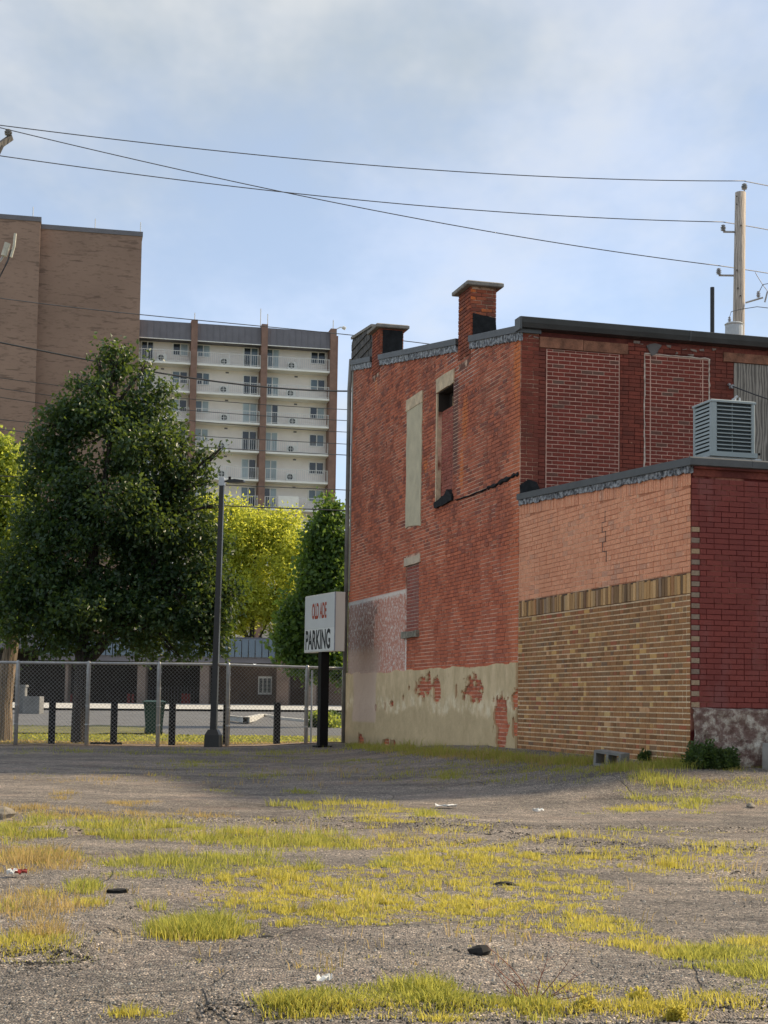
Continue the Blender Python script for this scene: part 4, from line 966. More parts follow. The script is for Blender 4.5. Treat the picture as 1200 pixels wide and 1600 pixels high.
# brick stair tower
tw = empty('brick_tower', (ap0[0], ap0[1], .3), AA, 'windowless brown brick tower block at the left edge', 'building')
mb = MB(); mb.box(-28.6, -19.05, -1.0, 16, 0, 45.55-AZ); mb.build('wall', m_tower, tw)
mb = MB(); mb.box(-42, -28.58, -2.2, 16.5, 0, 45.85-AZ); mb.build('projecting_wall', m_tower, tw)
mb = MB(); mb.box(-28.55, -18.97, -1.08, 16.1, 45.55-AZ, 46.0-AZ); mb.build('coping', m_fascia, tw)
mb = MB(); mb.box(-42, -28.5, -2.28, 16.6, 45.85-AZ, 46.3-AZ); mb.build('coping', m_fascia, tw)
for x, z, y in ((-29.3,46.3,-2),(-23.5,46.0,-.8),(-19.2,46.0,-.8)):
    mb = MB(); mb.tube([(x,y,z-AZ),(x,y,z+1.0-AZ)], .04, 5); mb.build('lightning_rod', m_rail, tw)
# low civic building across the street
m_lowbrick = plain('low_brick', (.15,.105,.082), .95, var=.25, scale=1.6, bumpd=0)
m_blue = plain('blue_metal', (.12,.165,.215), .5, .15, var=.12, scale=.6)
lowp = at(330, 1108, 80.0); low = empty('low_building', (lowp[0], lowp[1], float(gz(lowp[0], lowp[1]))-.1), 0, 'low brown brick building with blue metal canopy across the street', 'building')
LO = np.array(low.location)
def pbox(x0, x1, yt, yb, Y, dep, name, m, parent=low, build=True):
    a = at(x0, yb, Y)-LO; b = at(x1, yt, Y)-LO
    mb = MB(); mb.box(a[0], b[0], a[1], a[1]+dep, a[2], b[2])
    return mb.build(name, m, parent)
pbox(334, 446, 1012, 1118, 82, 12, 'wall', m_lowbrick); pbox(447, 640, 1010, 1118, 81, 12, 'wall', m_lowbrick)
pbox(431, 452, 1000, 1117, 78.5, 2.4, 'pier', m_lowbrick); pbox(477, 494, 1028, 1117, 79.5, 1.4, 'pier', plain('pale_pier', (.25,.19,.155), .95, var=.2, scale=2))
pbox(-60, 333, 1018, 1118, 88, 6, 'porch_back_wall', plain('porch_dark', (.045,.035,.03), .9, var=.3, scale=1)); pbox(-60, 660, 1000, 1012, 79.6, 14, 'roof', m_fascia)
x = 60
while x < 430:
    pbox(x, x+9.6, 998+(x-330)*.015, 1026+(x-330)*.015, 78.4, .3, 'canopy_panel', m_blue); x += 10.6
pbox(60, 431, 1027, 1031, 78.6, 2.2, 'canopy_soffit', m_fascia)
m_pier = plain('porch_pier', (.20,.155,.13), .95, var=.2, scale=2)
for x0, x1 in ((100,107),(213,228),(311,327)): pbox(x0, x1, 1031, 1117, 79, .8, 'porch_column', m_pier)
for x0, x1 in ((104,112),(198,203),(205,209),(283,297)): pbox(x0, x1, 1084, 1112, 84, .3, 'red_door', m_red)
for x0 in range(232, 310, 5): pbox(x0, x0+1.2, 1072, 1110, 82.5, .06, 'porch_baluster', m_fascia)
wf = pbox(403, 425, 1057, 1085, 81.9, .09, 'window', m_slab)
for k in range(3): pbox(405+k*6.5, 410+k*6.5, 1060, 1082, 81.85, .04, 'pane', g_dark, wf)
def emit(name, c, s):
    m, nt, b, _ = newmat(name); b.inputs['Emission Color'].default_value = (*c, 1); b.inputs['Emission Strength'].default_value = s; b.inputs['Base Color'].default_value = (.8,.8,.8,1); return m
m_lampglow = emit('lamp_glow', (1,.97,.9), 2.5)
for px, py, lab in ((397,1035,'left'),(424,1031,'right')):
    q = at(px, py, 80.8); mb = MB(); mb.tube([q+[0,.4,0.0], q+[0,.25,0.02]], .05, 6); mb.tube([q+[0,.3,-.10], q+[0,.3,-.07], q+[0,.3,.07], q+[0,.3,.10]], [.04,.10,.10,.04], 10)
    tag(mb.build('wall_lamp', m_lampglow), 'small round lit lamp under the blue canopy, %s of two' % lab, 'lamp')
m_blk = plain('block_concrete', (.20,.20,.195), .92, var=.2, scale=3)
cb = at(50, 1112, 62.0); gzc = float(gz(cb[0], cb[1]))
mb = MB(); mb.cbox(cb[0]-.34, cb[0]+.34, 61.8, 62.6, gzc-.1, cb[2]+.62, .02); tag(mb.build('concrete_plinth', m_blk), 'grey concrete plinth beside the left tree trunk across the street', 'plinth')
cb2 = at(33, 1112, 62.5); mb = MB(); mb.cbox(cb2[0]-.16, cb2[0]+.16, 62.4, 62.8, gzc-.1, cb2[2]+1.0, .02); mb.cbox(cb2[0]-.2, cb2[0]+.2, 62.35, 62.85, cb2[2]+1.001, cb2[2]+1.09, .02); tag(mb.build('concrete_pillar', m_blk), 'grey concrete gate pillar next to the plinth across the street', 'pillar')
# ------------------------------------------------------------------ utility poles and wires
def insul(mb, p, d=.06):
    p = Vector(p); prof_ = [(0,.3),(.02,.9),(.03,.5),(.055,.5),(.06,1.0),(.075,.55),(.095,.55),(.10,1.0),(.115,.5),(.14,.5),(.145,.8),(.17,.4)]
    mb.loft([[(p.x+d*r*cos(2*pi*k/10), p.y+d*r*sin(2*pi*k/10), p.z+z) for k in range(10)] for z, r in prof_], 0, True)
PY = 40.0
pt = at(1157, 301, PY); pbx = at(1154, 520, PY)
up = empty('utility_pole', (pbx[0], pbx[1], float(gz(pbx[0], pbx[1]))), 0, 'wooden utility pole with transformer rising behind the brick building', 'utility pole')
UO = np.array(up.location)
mb = MB(); n = 12; pts = [np.array([0,0,-.3]), (pbx-UO), (pt-UO)]
mb.tube(pts, [.19,.155,.14], 14); mb.build('pole', m_polewood, up, smooth_=True)
def arm(px, py, name='insulator_arm'):
    e_ = at(px, py, PY)-UO; a = np.array([pt[0]-UO[0]-.02, 0, e_[2]-.02]); mb = MB()
    mb.tube([a, e_+[0,0,-.02]], .028, 6); o = mb.build(name, m_galv, up)
    mb = MB(); insul(mb, e_+[0,0,0], .075); mb.build('insulator', m_porcelain, o)
arm(1130, 361); arm(1123, 429)
q = at(1163, 300, PY)-UO; mb = MB(); mb.tube([q+[0,0,-.3], q+[0,0,.08]], .02, 6); insul(mb, q+[0,0,.06], .085); mb.build('top_insulator', m_porcelain, up)
tr = at(1147, 520, PY-.5)-UO
mb = MB(); mb.tube([tr+[0,0,-.9], tr+[0,0,.18], tr+[0,0,.22], tr+[0,0,.26]], [.23,.23,.25,.20], 18); tf = mb.build('transformer', plain('transformer_grey', (.45,.47,.49), .45, .2, var=.1), up, smooth_=False)
mb = MB(); insul(mb, tr+[-.13,-.05,.24], .05); mb.build('bushing', m_porcelain, tf)
mb = MB(); mb.tube([tr+[-.13,-.05,.40], tr+[-.08,-.03,.55], tr+[.15,0,.62], tr+[.6,0,.70], tr+[1.0,0,.66]], .010, 5); mb.build('jumper_wire', m_cablegrey, up)
bx = at(1165, 473, PY)-UO; ex = at(1192, 465, PY)-UO
mb = MB(); mb.tube([bx, ex], .025, 6); br = mb.build('cutout_arm', m_galv, up)
mb = MB(); insul(mb, ex+[-.12,0,0], .06); mb.tube([ex+[.05,0,-.12], ex+[.12,0,.16]], .022, 6); mb.build('fuse_cutout', m_porcelain, br)
mb = MB(); mb.tube([ex+[-.1,0,.15], ex+[0,0,.35], ex+[.25,0,.40]], .010, 5); mb.build('lead_wire', m_cablegrey, br)
for py in (307, 319, 352, 422, 450, 462):
    mb = MB(); xq = 1151+RP.uniform(0,10); mb.tube([at(xq, py, PY-.13)-UO, at(xq, py, PY-.20)-UO], .02, 6); mb.build('bolt', m_bronze, up)
# left pole just outside the picture, only its cross-arm reaches in
lp0 = at(-45, 240, 37.0); lpole = empty('utility_pole', (lp0[0], lp0[1], float(gz(lp0[0], lp0[1]))), 0, 'timber utility pole whose cross arm end pokes in at the left edge', 'utility pole')
LU = np.array(lpole.location)
mb = MB(); mb.tube([(0,0,-.3),(0,0,13.5)], [.19,.14], 12); mb.build('pole', m_polewood, lpole, smooth_=True)
a_ = at(-60, 268, 36.4)-LU; b_ = at(17, 215, 38.2)-LU
def beam(mb, a, b, w, h):
    d = Vector(b)-Vector(a); d.normalize(); s_ = d.cross(Vector((0,0,1))).normalized(); u_ = s_.cross(d)
    mb.loft([[Vector(p)+s_*(i*w)+u_*(k*h) for i, k in ((-1,-1),(1,-1),(1,1),(-1,1))] for p in (a, b)], 0, True)
mb = MB(); beam(mb, a_, b_, .055, .07); ar = mb.build('cross_arm', m_darkwood, lpole, fixn=True)
mb = MB(); insul(mb, (b_+(a_-b_)*.06)+[0,0,.10], .10); mb.tube([(b_+(a_-b_)*.06), (b_+(a_-b_)*.06)+[0,0,.12]], .015, 5); mb.build('insulator', m_porcelain, ar)
mb = MB(); beam(mb, at(-45,330,37)-LU, at(4,228,37.6)-LU, .02, .03); mb.build('brace', m_bronze, lpole, fixn=True)
mb = MB(); c0 = at(6, 402, 36.5)-LU; c1 = at(22, 368, 36.5)-LU
mb.tube([at(-45,440,36.9)-LU, at(0,408,36.5)-LU, at(14,388,36.5)-LU], .03, 6); cu_ = mb.build('cutout_arm', m_galv, lpole)
mb = MB(); mb.tube([at(6,400,36.4)-LU, at(12,380,36.4)-LU], .075, 8); mb.tube([at(17,402,36.4)-LU, at(22,385,36.4)-LU, at(24,365,36.4)-LU], .035, 8); mb.build('fuse_cutout', plain('cutout_cream', (.55,.52,.42), .5), cu_)
mb = MB(); mb.tube([at(18,390,36.4)-LU, at(12,408,36.4)-LU, at(0,432,36.4)-LU, at(-45,455,36.8)-LU], .022, 5); mb.build('lead_wire', m_cable, cu_)
def wire(pix, Y0_, Y1_, r, m, lab, grp=None):
    xs = [p[0] for p in pix]; n_ = 40; X = np.linspace(xs[0], xs[-1], n_)
    if len(pix) >= 3:
        co = np.polyfit(xs, [p[1] for p in pix], 2 if len(pix) < 5 else 3); Yp = np.polyval(co, X)
    else: Yp = np.interp(X, xs, [p[1] for p in pix])
    pts = [at(x, y, Y0_+(Y1_-Y0_)*i/(n_-1)) for i, (x, y) in enumerate(zip(X, Yp))]
    mb = MB(); mb.tube(pts, r, 5); return tag(mb.build('overhead_wire', m, smooth_=True), lab, 'wire', grp)
G1 = 'bare power wires across the sky'; G2 = 'street cables behind the trees'
wire([(-50,190),(0,195),(300,231),(600,261),(900,277),(1163,283)], 37, PY, .013, m_cablegrey, 'topmost bare wire across the sky to the pole top', G1)
wire([(1163,283),(1230,296),(1300,309)], PY, 44, .013, m_cablegrey, 'short wire leaving the pole top to the right edge', G1)
wire([(-50,236),(0,244),(300,283),(600,317),(900,338),(1130,347)], 37, PY, .013, m_cablegrey, 'bare wire across the sky to the upper side insulator', G1)
wire([(1130,347),(1200,359),(1300,380)], PY, 44, .013, m_cablegrey, 'short wire from the upper side insulator to the right edge', G1)
wire([(-50,187),(12,203),(250,258),(500,312),(800,368),(1122,415)], 38, PY, .013, m_cablegrey, 'steep bare wire from the cross arm to the lower side insulator', G1)
wire([(1122,415),(1200,427),(1300,445)], PY, 44, .013, m_cablegrey, 'short wire from the lower side insulator to the right edge', G1)
rl = wire([(1180,425),(1186,437),(1196,450),(1215,470)], 40, 40, .009, m_cablegrey, 'thin lead dropping from the wire to the fuse on the right pole', G1)
SW = [([(-40,460),(0,466),(210,491),(400,508),(545,524),(700,541)],.014,m_cablegrey,'pale cable crossing the brick tower, highest of the street cables'),
 ([(-40,527),(0,536),(120,558),(220,577),(330,597),(430,606),(545,610),(640,608)],.026,m_cable,'thick bundled cable sagging in front of the top apartments'),
 ([(-40,585),(0,590),(290,623),(545,640),(640,645)],.011,m_cable,'third street cable from the top, below the bundled cable'),
 ([(-40,601),(0,606),(290,641),(545,657),(640,662)],.011,m_cable,'fourth street cable from the top'),
 ([(-40,615),(0,620),(290,657),(545,675),(640,680)],.011,m_cable,'fifth street cable from the top'),
 ([(-40,651),(0,655),(290,680),(545,694),(640,699)],.011,m_cable,'sixth street cable from the top'),
 ([(-40,666),(0,670),(290,697),(545,711),(640,716)],.014,m_cablegrey,'seventh street cable from the top, thin and grey'),
 ([(-40,742),(0,744),(330,757),(545,766),(640,770)],.014,m_cable,'second lowest street cable, level with the lamp head'),
 ([(-40,773),(0,775),(345,790),(545,798),(640,801)],.019,m_cable,'lowest street cable, passing over the light green tree')]
for pix, r, m, lab in SW: wire(pix, 43, 47, r, m, lab, G2)

# ------------------------------------------------------------------ trees
def unit(a): return a/np.maximum(np.linalg.norm(a, axis=-1, keepdims=True), 1e-9)
def leaf_mesh(name, C, D, size, m, parent, width=.55, fold=.18, rg=rng):
    n = len(C); D = unit(D); up = rg.normal(size=(n, 3)); S = unit(np.cross(D, up)); Nn = np.cross(S, D)
    L = size*rg.uniform(.7, 1.25, (n, 1)); wv = L*width*.5
    V = np.empty((n, 4, 3)); V[:, 0] = C; V[:, 2] = C+D*L; V[:, 1] = C+D*L*.45+S*wv+Nn*L*fold; V[:, 3] = C+D*L*.45-S*wv+Nn*L*fold
    me = bpy.data.meshes.new(name); me.vertices.add(n*4); me.vertices.foreach_set('co', V.reshape(-1))
    base = (np.arange(n)*4)[:, None]; tri = np.concatenate([base+[0,1,2], base+[0,2,3]], 1).reshape(-1)
    me.loops.add(n*6); me.loops.foreach_set('vertex_index', tri.astype(np.int32))
    me.polygons.add(n*2); me.polygons.foreach_set('loop_start', np.arange(n*2, dtype=np.int32)*3); me.polygons.foreach_set('loop_total', np.full(n*2, 3, np.int32))
    me.update(); me.validate(); me.materials.append(m)
    return link(name, me, parent)
def tree(name, label, base_px, Y, lobes, trunks, leafm, barkm, leafsize, nclump, per, spread, seed, depthk=.9, shell=.45, width=.55, gap=0.0):
    rg = np.random.default_rng(seed); k = Y/FPX
    b = at(base_px[0], base_px[1], Y); gzb = float(gz(b[0], b[1])); B = np.array([b[0], b[1], gzb])
    e = empty(name, tuple(B), 0, label, 'tree')
    mb = MB()
    for pts in trunks:
        P = [at(p[0], p[1], Y+(p[3] if len(p) > 3 else 0))-B for p in pts]; mb.tube(P, [p[2]*k for p in pts], 9)
    tips = []
    vols = np.array([l[2]*l[3]*max(l[2], l[3]) for l in lobes])**.72; pr = vols/vols.sum()
    centers = []
    for li, l in enumerate(lobes):
        c = at(l[0], l[1], Y+(l[4] if len(l) > 4 else 0))-B; centers.append(c)
        st = at(*trunks[0][-1][:2], Y)-B
        near = min((np.array(at(p[0], p[1], Y)-B) for t in trunks for p in t[1:]), key=lambda q: np.linalg.norm(q-c))
        mb.tube([near, near+(c-near)*.5+rg.normal(size=3)*.1, c], [.05*Y/33, .035*Y/33, .015*Y/33], 5)
        for _ in range(4):
            d = unit(rg.normal(size=3)); q = c+d*np.array([l[2]*k, l[2]*k*depthk, l[3]*k])*.7; mb.tube([c*.7+near*.3, q], [.02*Y/33, .006*Y/33], 4)
    mb.build('trunk', barkm, e)
    which = rg.choice(len(lobes), nclump, p=pr)
    d = unit(rg.normal(size=(nclump, 3))); rr = rg.uniform(0, 1, nclump)**shell
    LR = np.array([[l[2]*k, l[2]*k*depthk, l[3]*k] for l in lobes]); nsub = 13
    sdv = unit(rg.normal(size=(len(lobes), nsub, 3))); subc = np.array(centers)[:, None]+sdv*LR[:, None]*rg.uniform(.55, 1.0, (len(lobes), nsub, 1)); subr = LR[:, None]*rg.uniform(.20, .46, (len(lobes), nsub, 1))
    j_ = rg.integers(0, nsub, nclump); core = rg.uniform(0, 1, nclump) < .12
    cc = subc[which, j_]+d*subr[which, j_]*rr[:, None]; cc[core] = (np.array(centers)[which]+d*LR[which]*.6)[core]
    if gap:      # irregular holes through the crown
        g = vnoise(cc[:, 0]+9, cc[:, 2]+3, seed, .9)+vnoise(cc[:, 0]+9, cc[:, 2]+3, seed+1, 2.3)*.6; keep = g > -.5+gap; cc = cc[keep]; d = d[keep]
    n = len(cc)
    C = np.repeat(cc, per, 0)+rg.normal(size=(n*per, 3))*spread
    D = np.repeat(d, per, 0)*.7+rg.normal(size=(n*per, 3))*.7+np.array([0, 0, -.35])
    leaf_mesh('crown', C, D, leafsize, leafm, e, width, .16, rg)
    return e
tree('pear_tree', 'large dark green leafy tree with forked trunk behind the fence', (125,1171), 34.6,
  [(178,566,24,34),(214,612,26,30),(146,604,24,28),(180,634,56,42),(114,655,38,38),(240,664,38,40),(175,690,105,60),(80,700,36,36),(262,705,48,42),(285,765,36,36),(318,718,14,22),(100,770,72,62),(190,780,95,70),(65,840,55,50),(250,820,80,66),(150,870,100,72),(300,860,45,55),(40,905,55,62),(100,940,80,58),(200,930,105,66),(280,930,66,66),(330,930,36,56),(30,960,42,40),(95,990,55,32),(245,985,80,42),(315,990,40,36),(175,965,70,40),(172,545,7,12),(192,552,6,14),(150,560,8,12),(228,572,7,13),(118,598,10,14),(258,612,9,14),(60,672,12,14),(48,705,10,12),(292,690,10,12),(325,745,12,14),(345,700,6,8),(338,790,12,12),(352,860,12,16),(362,920,10,20),(356,975,10,16),(10,930,14,20),(345,1010,12,12),(140,1012,16,10),(60,1018,14,8),(280,1024,18,8)],
  [[(124,1172,15),(124,1120,12.5),(128,1050,12),(128,990,10),(140,900,8),(160,780,5),(178,640,3)],[(128,1045,9),(158,1010,9),(200,965,8),(235,900,5),(255,800,3)],[(126,1010,6),(95,960,5),(70,900,3)]],
  m_leafdark, m_bark, .118, 5600, 13, .14, 41, .95, .40, .62, .07)
tree('locust_tree', 'bright yellow green feathery tree lit by the sun behind the lamp post', (390,1106), 98.0,
  [(350,850,36,46,-1),(395,822,46,38),(440,830,34,36),(462,870,30,32,-1),(400,880,60,50),(350,925,40,46),(430,920,52,46,-1),(385,950,46,30),(350,968,30,20),(440,965,26,22),(330,800,26,26),(455,945,28,40)],
  [[(390,1112,5),(392,1040,4.5),(395,940,3.5),(400,850,2)],[(393,1020,3.5),(430,950,2.5),(450,880,1.5)],[(393,1010,3.5),(360,940,2.5),(350,870,1.5)]],
  m_leafyel, m_bark, .27, 4200, 12, .36, 43, .8, .5, .42, .10)
tree('maple_tree', 'dark green maple beside the far corner of the brick building', (505,1120), 52.0,
  [(522,815,20,26),(497,845,26,28),(530,860,26,40),(492,890,36,36),(525,930,32,50),(470,935,28,32),(490,975,44,44),(455,985,22,32),(525,1000,30,36),(465,1018,24,22),(500,1035,36,28),(530,1050,22,24),(515,795,8,14)],
  [[(505,1122,5),(506,1040,4.5),(508,950,3.5),(512,850,2)],[(507,1000,3),(480,940,2),(470,900,1.2)],[(508,980,3),(530,930,2)]],
  m_leafmid, m_bark, .17, 2700, 12, .19, 47, .8, .45, .7, .22)
tree('lime_tree', 'light green tree at the left edge behind the big tree', (-20,1130), 46.0,
  [(-20,720,40,34),(20,735,30,28),(-5,780,50,40),(25,800,30,36),(-30,840,50,50),(15,860,36,40),(-10,930,50,40)],
  [[(-20,1132,7),(-18,1000,6),(-15,900,4),(-10,780,2)]],
  m_leaflime, m_bark, .14, 1500, 12, .18, 53, .8, .45, .6, .08)
tree('street_tree', 'tree at the left edge with a thick sunlit brown trunk behind the fence', (8,1160), 36.0,
  [(-30,960,46,34),(-70,900,60,50),(-90,840,60,60),(15,985,20,18)],
  [[(5,1162,15),(6,1100,13),(12,1040,13),(20,1000,10),(5,950,7),(-30,880,5)],[(18,1005,7),(28,975,4),(38,950,1.5)],[(16,1000,5),(10,960,3),(22,930,1)]],
  m_leafmid, m_bark2, .10, 500, 12, .14, 59, .9, .45, .6)
# far trees closing the view behind the low building
for i, (px, py, Y, w_, h, lab) in enumerate([(60,1010,96,60,60,'distant green tree behind the low building, left of the big trunk'),(290,1000,98,60,55,'distant green tree behind the low building, left of the lamp post'),(500,1000,99,70,50,'distant green tree behind the low building, beside the parking sign')]):
    tree('far_tree', lab, (px,1106), Y, [(px,py-30,w_*.6,h*.5),(px-w_*.5,py,w_*.5,h*.45),(px+w_*.5,py-5,w_*.5,h*.45)], [[(px,1108,4),(px,py,2)]], m_leafmid, m_bark, .30, 700, 10, .35, 60+i, .8, .5, .7)
# shrubs
def shrub(px, py, Y, r, lab, m, n, seed, size=.06, sq=.8, name='shrub', grp=None):
    rg = np.random.default_rng(seed); p = at(px, py, Y); z = float(gz(p[0], p[1])); e = empty(name, (p[0], p[1], z), 0, lab, 'shrub', grp)
    mb = MB()
    for _ in range(7):
        d = unit(rg.normal(size=3)+[0,0,1.2]); mb.tube([(0,0,-.05), tuple(d*r*np.array([1,1,sq])*1.2*.6)], [.012,.004], 4)
    mb.build('stem', m_bark, e)
    d = unit(rg.normal(size=(n, 3))); d[:, 2] = np.abs(d[:, 2]*.9)
    lump = 1+.35*np.sin(d[:, 0]*5+seed)*np.cos(d[:, 1]*4+seed*2)
    C = d*r*(rg.uniform(.25, 1, (n, 1))**.5)*lump[:, None]*np.array([1, 1, sq*1.35])
    leaf_mesh('foliage', C, d+rg.normal(size=(n, 3))*.8, size, m, e, .6, .15, rg); return e
shrub(497,1108,60,.34,'clipped yellow green shrub across the street left of the sign post', m_leaflime, 900, 71, .12, .7)
shrub(520,1108,60,.36,'rounded green shrub across the street right of the sign post', m_shrub, 900, 72, .12, .7)
shrub(512,1126,52,.42,'grassy green shrub by the kerb behind the sign post', m_leaflime, 900, 73, .12, .8)
shrub(493,1124,52,.34,'small dark shrub by the kerb left of the sign post', m_shrub, 700, 74, .11, .6)
shrub(534,1118,54,.40,'dark twiggy shrub near the building corner by the sign', m_shrub, 700, 75, .11, .7)
q = W(.22, -.28); shrub(1100,1185,float(q[1]),.22,'dark ivy like shrub at the foot of the maroon wall corner', m_shrub, 2600, 76, .045, 1.0)
q = W(.55, -.30); shrub(1128,1178,float(q[1]),.19,'dark bushy weed between the wall corner and the concrete block', m_shrub, 2000, 77, .045, .9)
q = W(-.12, 1.15); shrub(1008,1196,float(q[1]),.085,'small dark weed at the tan wall right of the cinder block', m_shrub, 160, 78, .06, 1.2, 'weed')
q = W(-.1, 4.3); shrub(879,1180,float(q[1]),.07,'tiny weed at the base of the tan wall', m_shrub, 90, 79, .06, 1.6, 'weed')

# ------------------------------------------------------------------ cinder block, concrete lump, litter
cg = ground_at(963, 1199); cblock = empty('cinder_block', (cg[0], cg[1], cg[2]), 0, 'grey two hole cinder block lying against the tan wall', 'cinder block')
mb = MB(); Lb, Hb, Db = .39, .19, .19; t = .032
mb.box(0,Lb,0,Db,0,t); mb.box(0,Lb,0,Db,Hb-t,Hb)
for a in (0,(Lb-t)/2,Lb-t): mb.box(a,a+t,0,Db,t,Hb-t)
o = mb.build('block', plain('block_grey', (.20,.195,.185), .95, var=.25, scale=12, bumpd=.004), cblock); o.location = (-.25,.22,.01); o.rotation_euler = (radians(2), radians(5), radians(-42))
q = W(.83, -.42); mb = MB(); zq = float(gz(q[0], q[1]))
mb.cbox(-.02,.60,-.13,.17,-.1,.30,.02); o = mb.build('concrete_block', m_concrete); o.location = (q[0], q[1], zq+.02); o.rotation_euler = (radians(-2), radians(1.5), BROT+radians(6)); tag(o, 'pale concrete block against the maroon wall at the right edge', 'concrete block')
def rockmesh(name, px, py, r, m, lab, cat, sq=.6, seed=1, loc=None):
    rg = np.random.default_rng(seed); bm = bmesh.new(); bmesh.ops.create_icosphere(bm, subdivisions=2, radius=r)
    ph = rg.uniform(0, 6, 6)
    for v in bm.verts:
        c = v.co/r; f = 1+.22*sin(3*c.x+ph[0])+.2*sin(4*c.y+ph[1])+.16*sin(5*c.z+ph[2])+rg.uniform(-.10,.10); v.co = Vector((v.co.x*f, v.co.y*f, v.co.z*f*sq))
    me = bpy.data.meshes.new(name); bm.to_mesh(me); bm.free(); me.materials.append(m)
    p = ground_at(px, py); o = link(name, me, None, (p[0], p[1], p[2]+r*sq*.55)); return tag(o, lab, cat)
m_rock = plain('rock', (.30,.26,.21), .95, var=.4, scale=16, bumpd=.01); m_litter = plain('litter_white', (.72,.72,.70), .6, var=.1, scale=30); m_char = plain('charred', (.012,.011,.010), .9, var=.5, scale=30)
rockmesh('rock', 6, 1285, .10, m_rock, 'tan rock on the asphalt at the left edge', 'rock', .7, 2)
rockmesh('black_clump', 748, 1499, .048, m_char, 'small black clump on the asphalt in the foreground', 'debris', .7, 3)
rockmesh('dark_clod', 183, 1396, .05, m_char, 'dark clod on the asphalt left of the tall grass tuft', 'debris', .4, 4)
rockmesh('dark_clod', 418, 1469, .035, m_char, 'dark clod right of the large grass tuft', 'debris', .4, 5)
rockmesh('dark_clod', 790, 1385, .07, m_char, 'flat dark clod amid the sparse yellow grass', 'debris', .25, 6)
rockmesh('stone', 918, 1337, .05, m_rock, 'small pale stone in the right grass line', 'stone', .6, 7)
rockmesh('stone', 1174, 1262, .05, m_rock, 'pale stone near the right edge by the shaded grass', 'stone', .6, 8)
def paper(px, py, w, d, lab, m, seed):
    r = random.Random(seed); p = ground_at(px, py); mb = MB(); n = 5
    g = [[(w*(i/n-.5)+r.uniform(-.01,.01), d*(k/n-.5)+r.uniform(-.01,.01), .02+r.uniform(0,.035)) for i in range(n+1)] for k in range(n+1)]
    for k in range(n):
        for i in range(n): mb.quad([g[k][i], g[k][i+1], g[k+1][i+1], g[k+1][i]])
    o = mb.build('litter', m); o.location = tuple(p); o.rotation_euler = (0, 0, r.uniform(0, 6))
    md = o.modifiers.new('thick', 'SOLIDIFY'); md.thickness = .003
    return tag(o, lab, 'litter')
paper(697, 1264, .20, .12, 'white crumpled litter on the mid lot asphalt', m_litter, 1)
paper(58//2, 1371, .08, .06, 'red and white litter scrap in the dry grass at left', m_red, 2)
paper(18, 1372, .06, .05, 'white paper scrap beside the red litter at left', m_litter, 3)
paper(508, 1544, .07, .03, 'tiny pale scrap behind the foreground grass', m_litter, 4)
paper(840, 1271, .10, .05, 'cream paper scrap near the right grass patch', m_litter, 5)

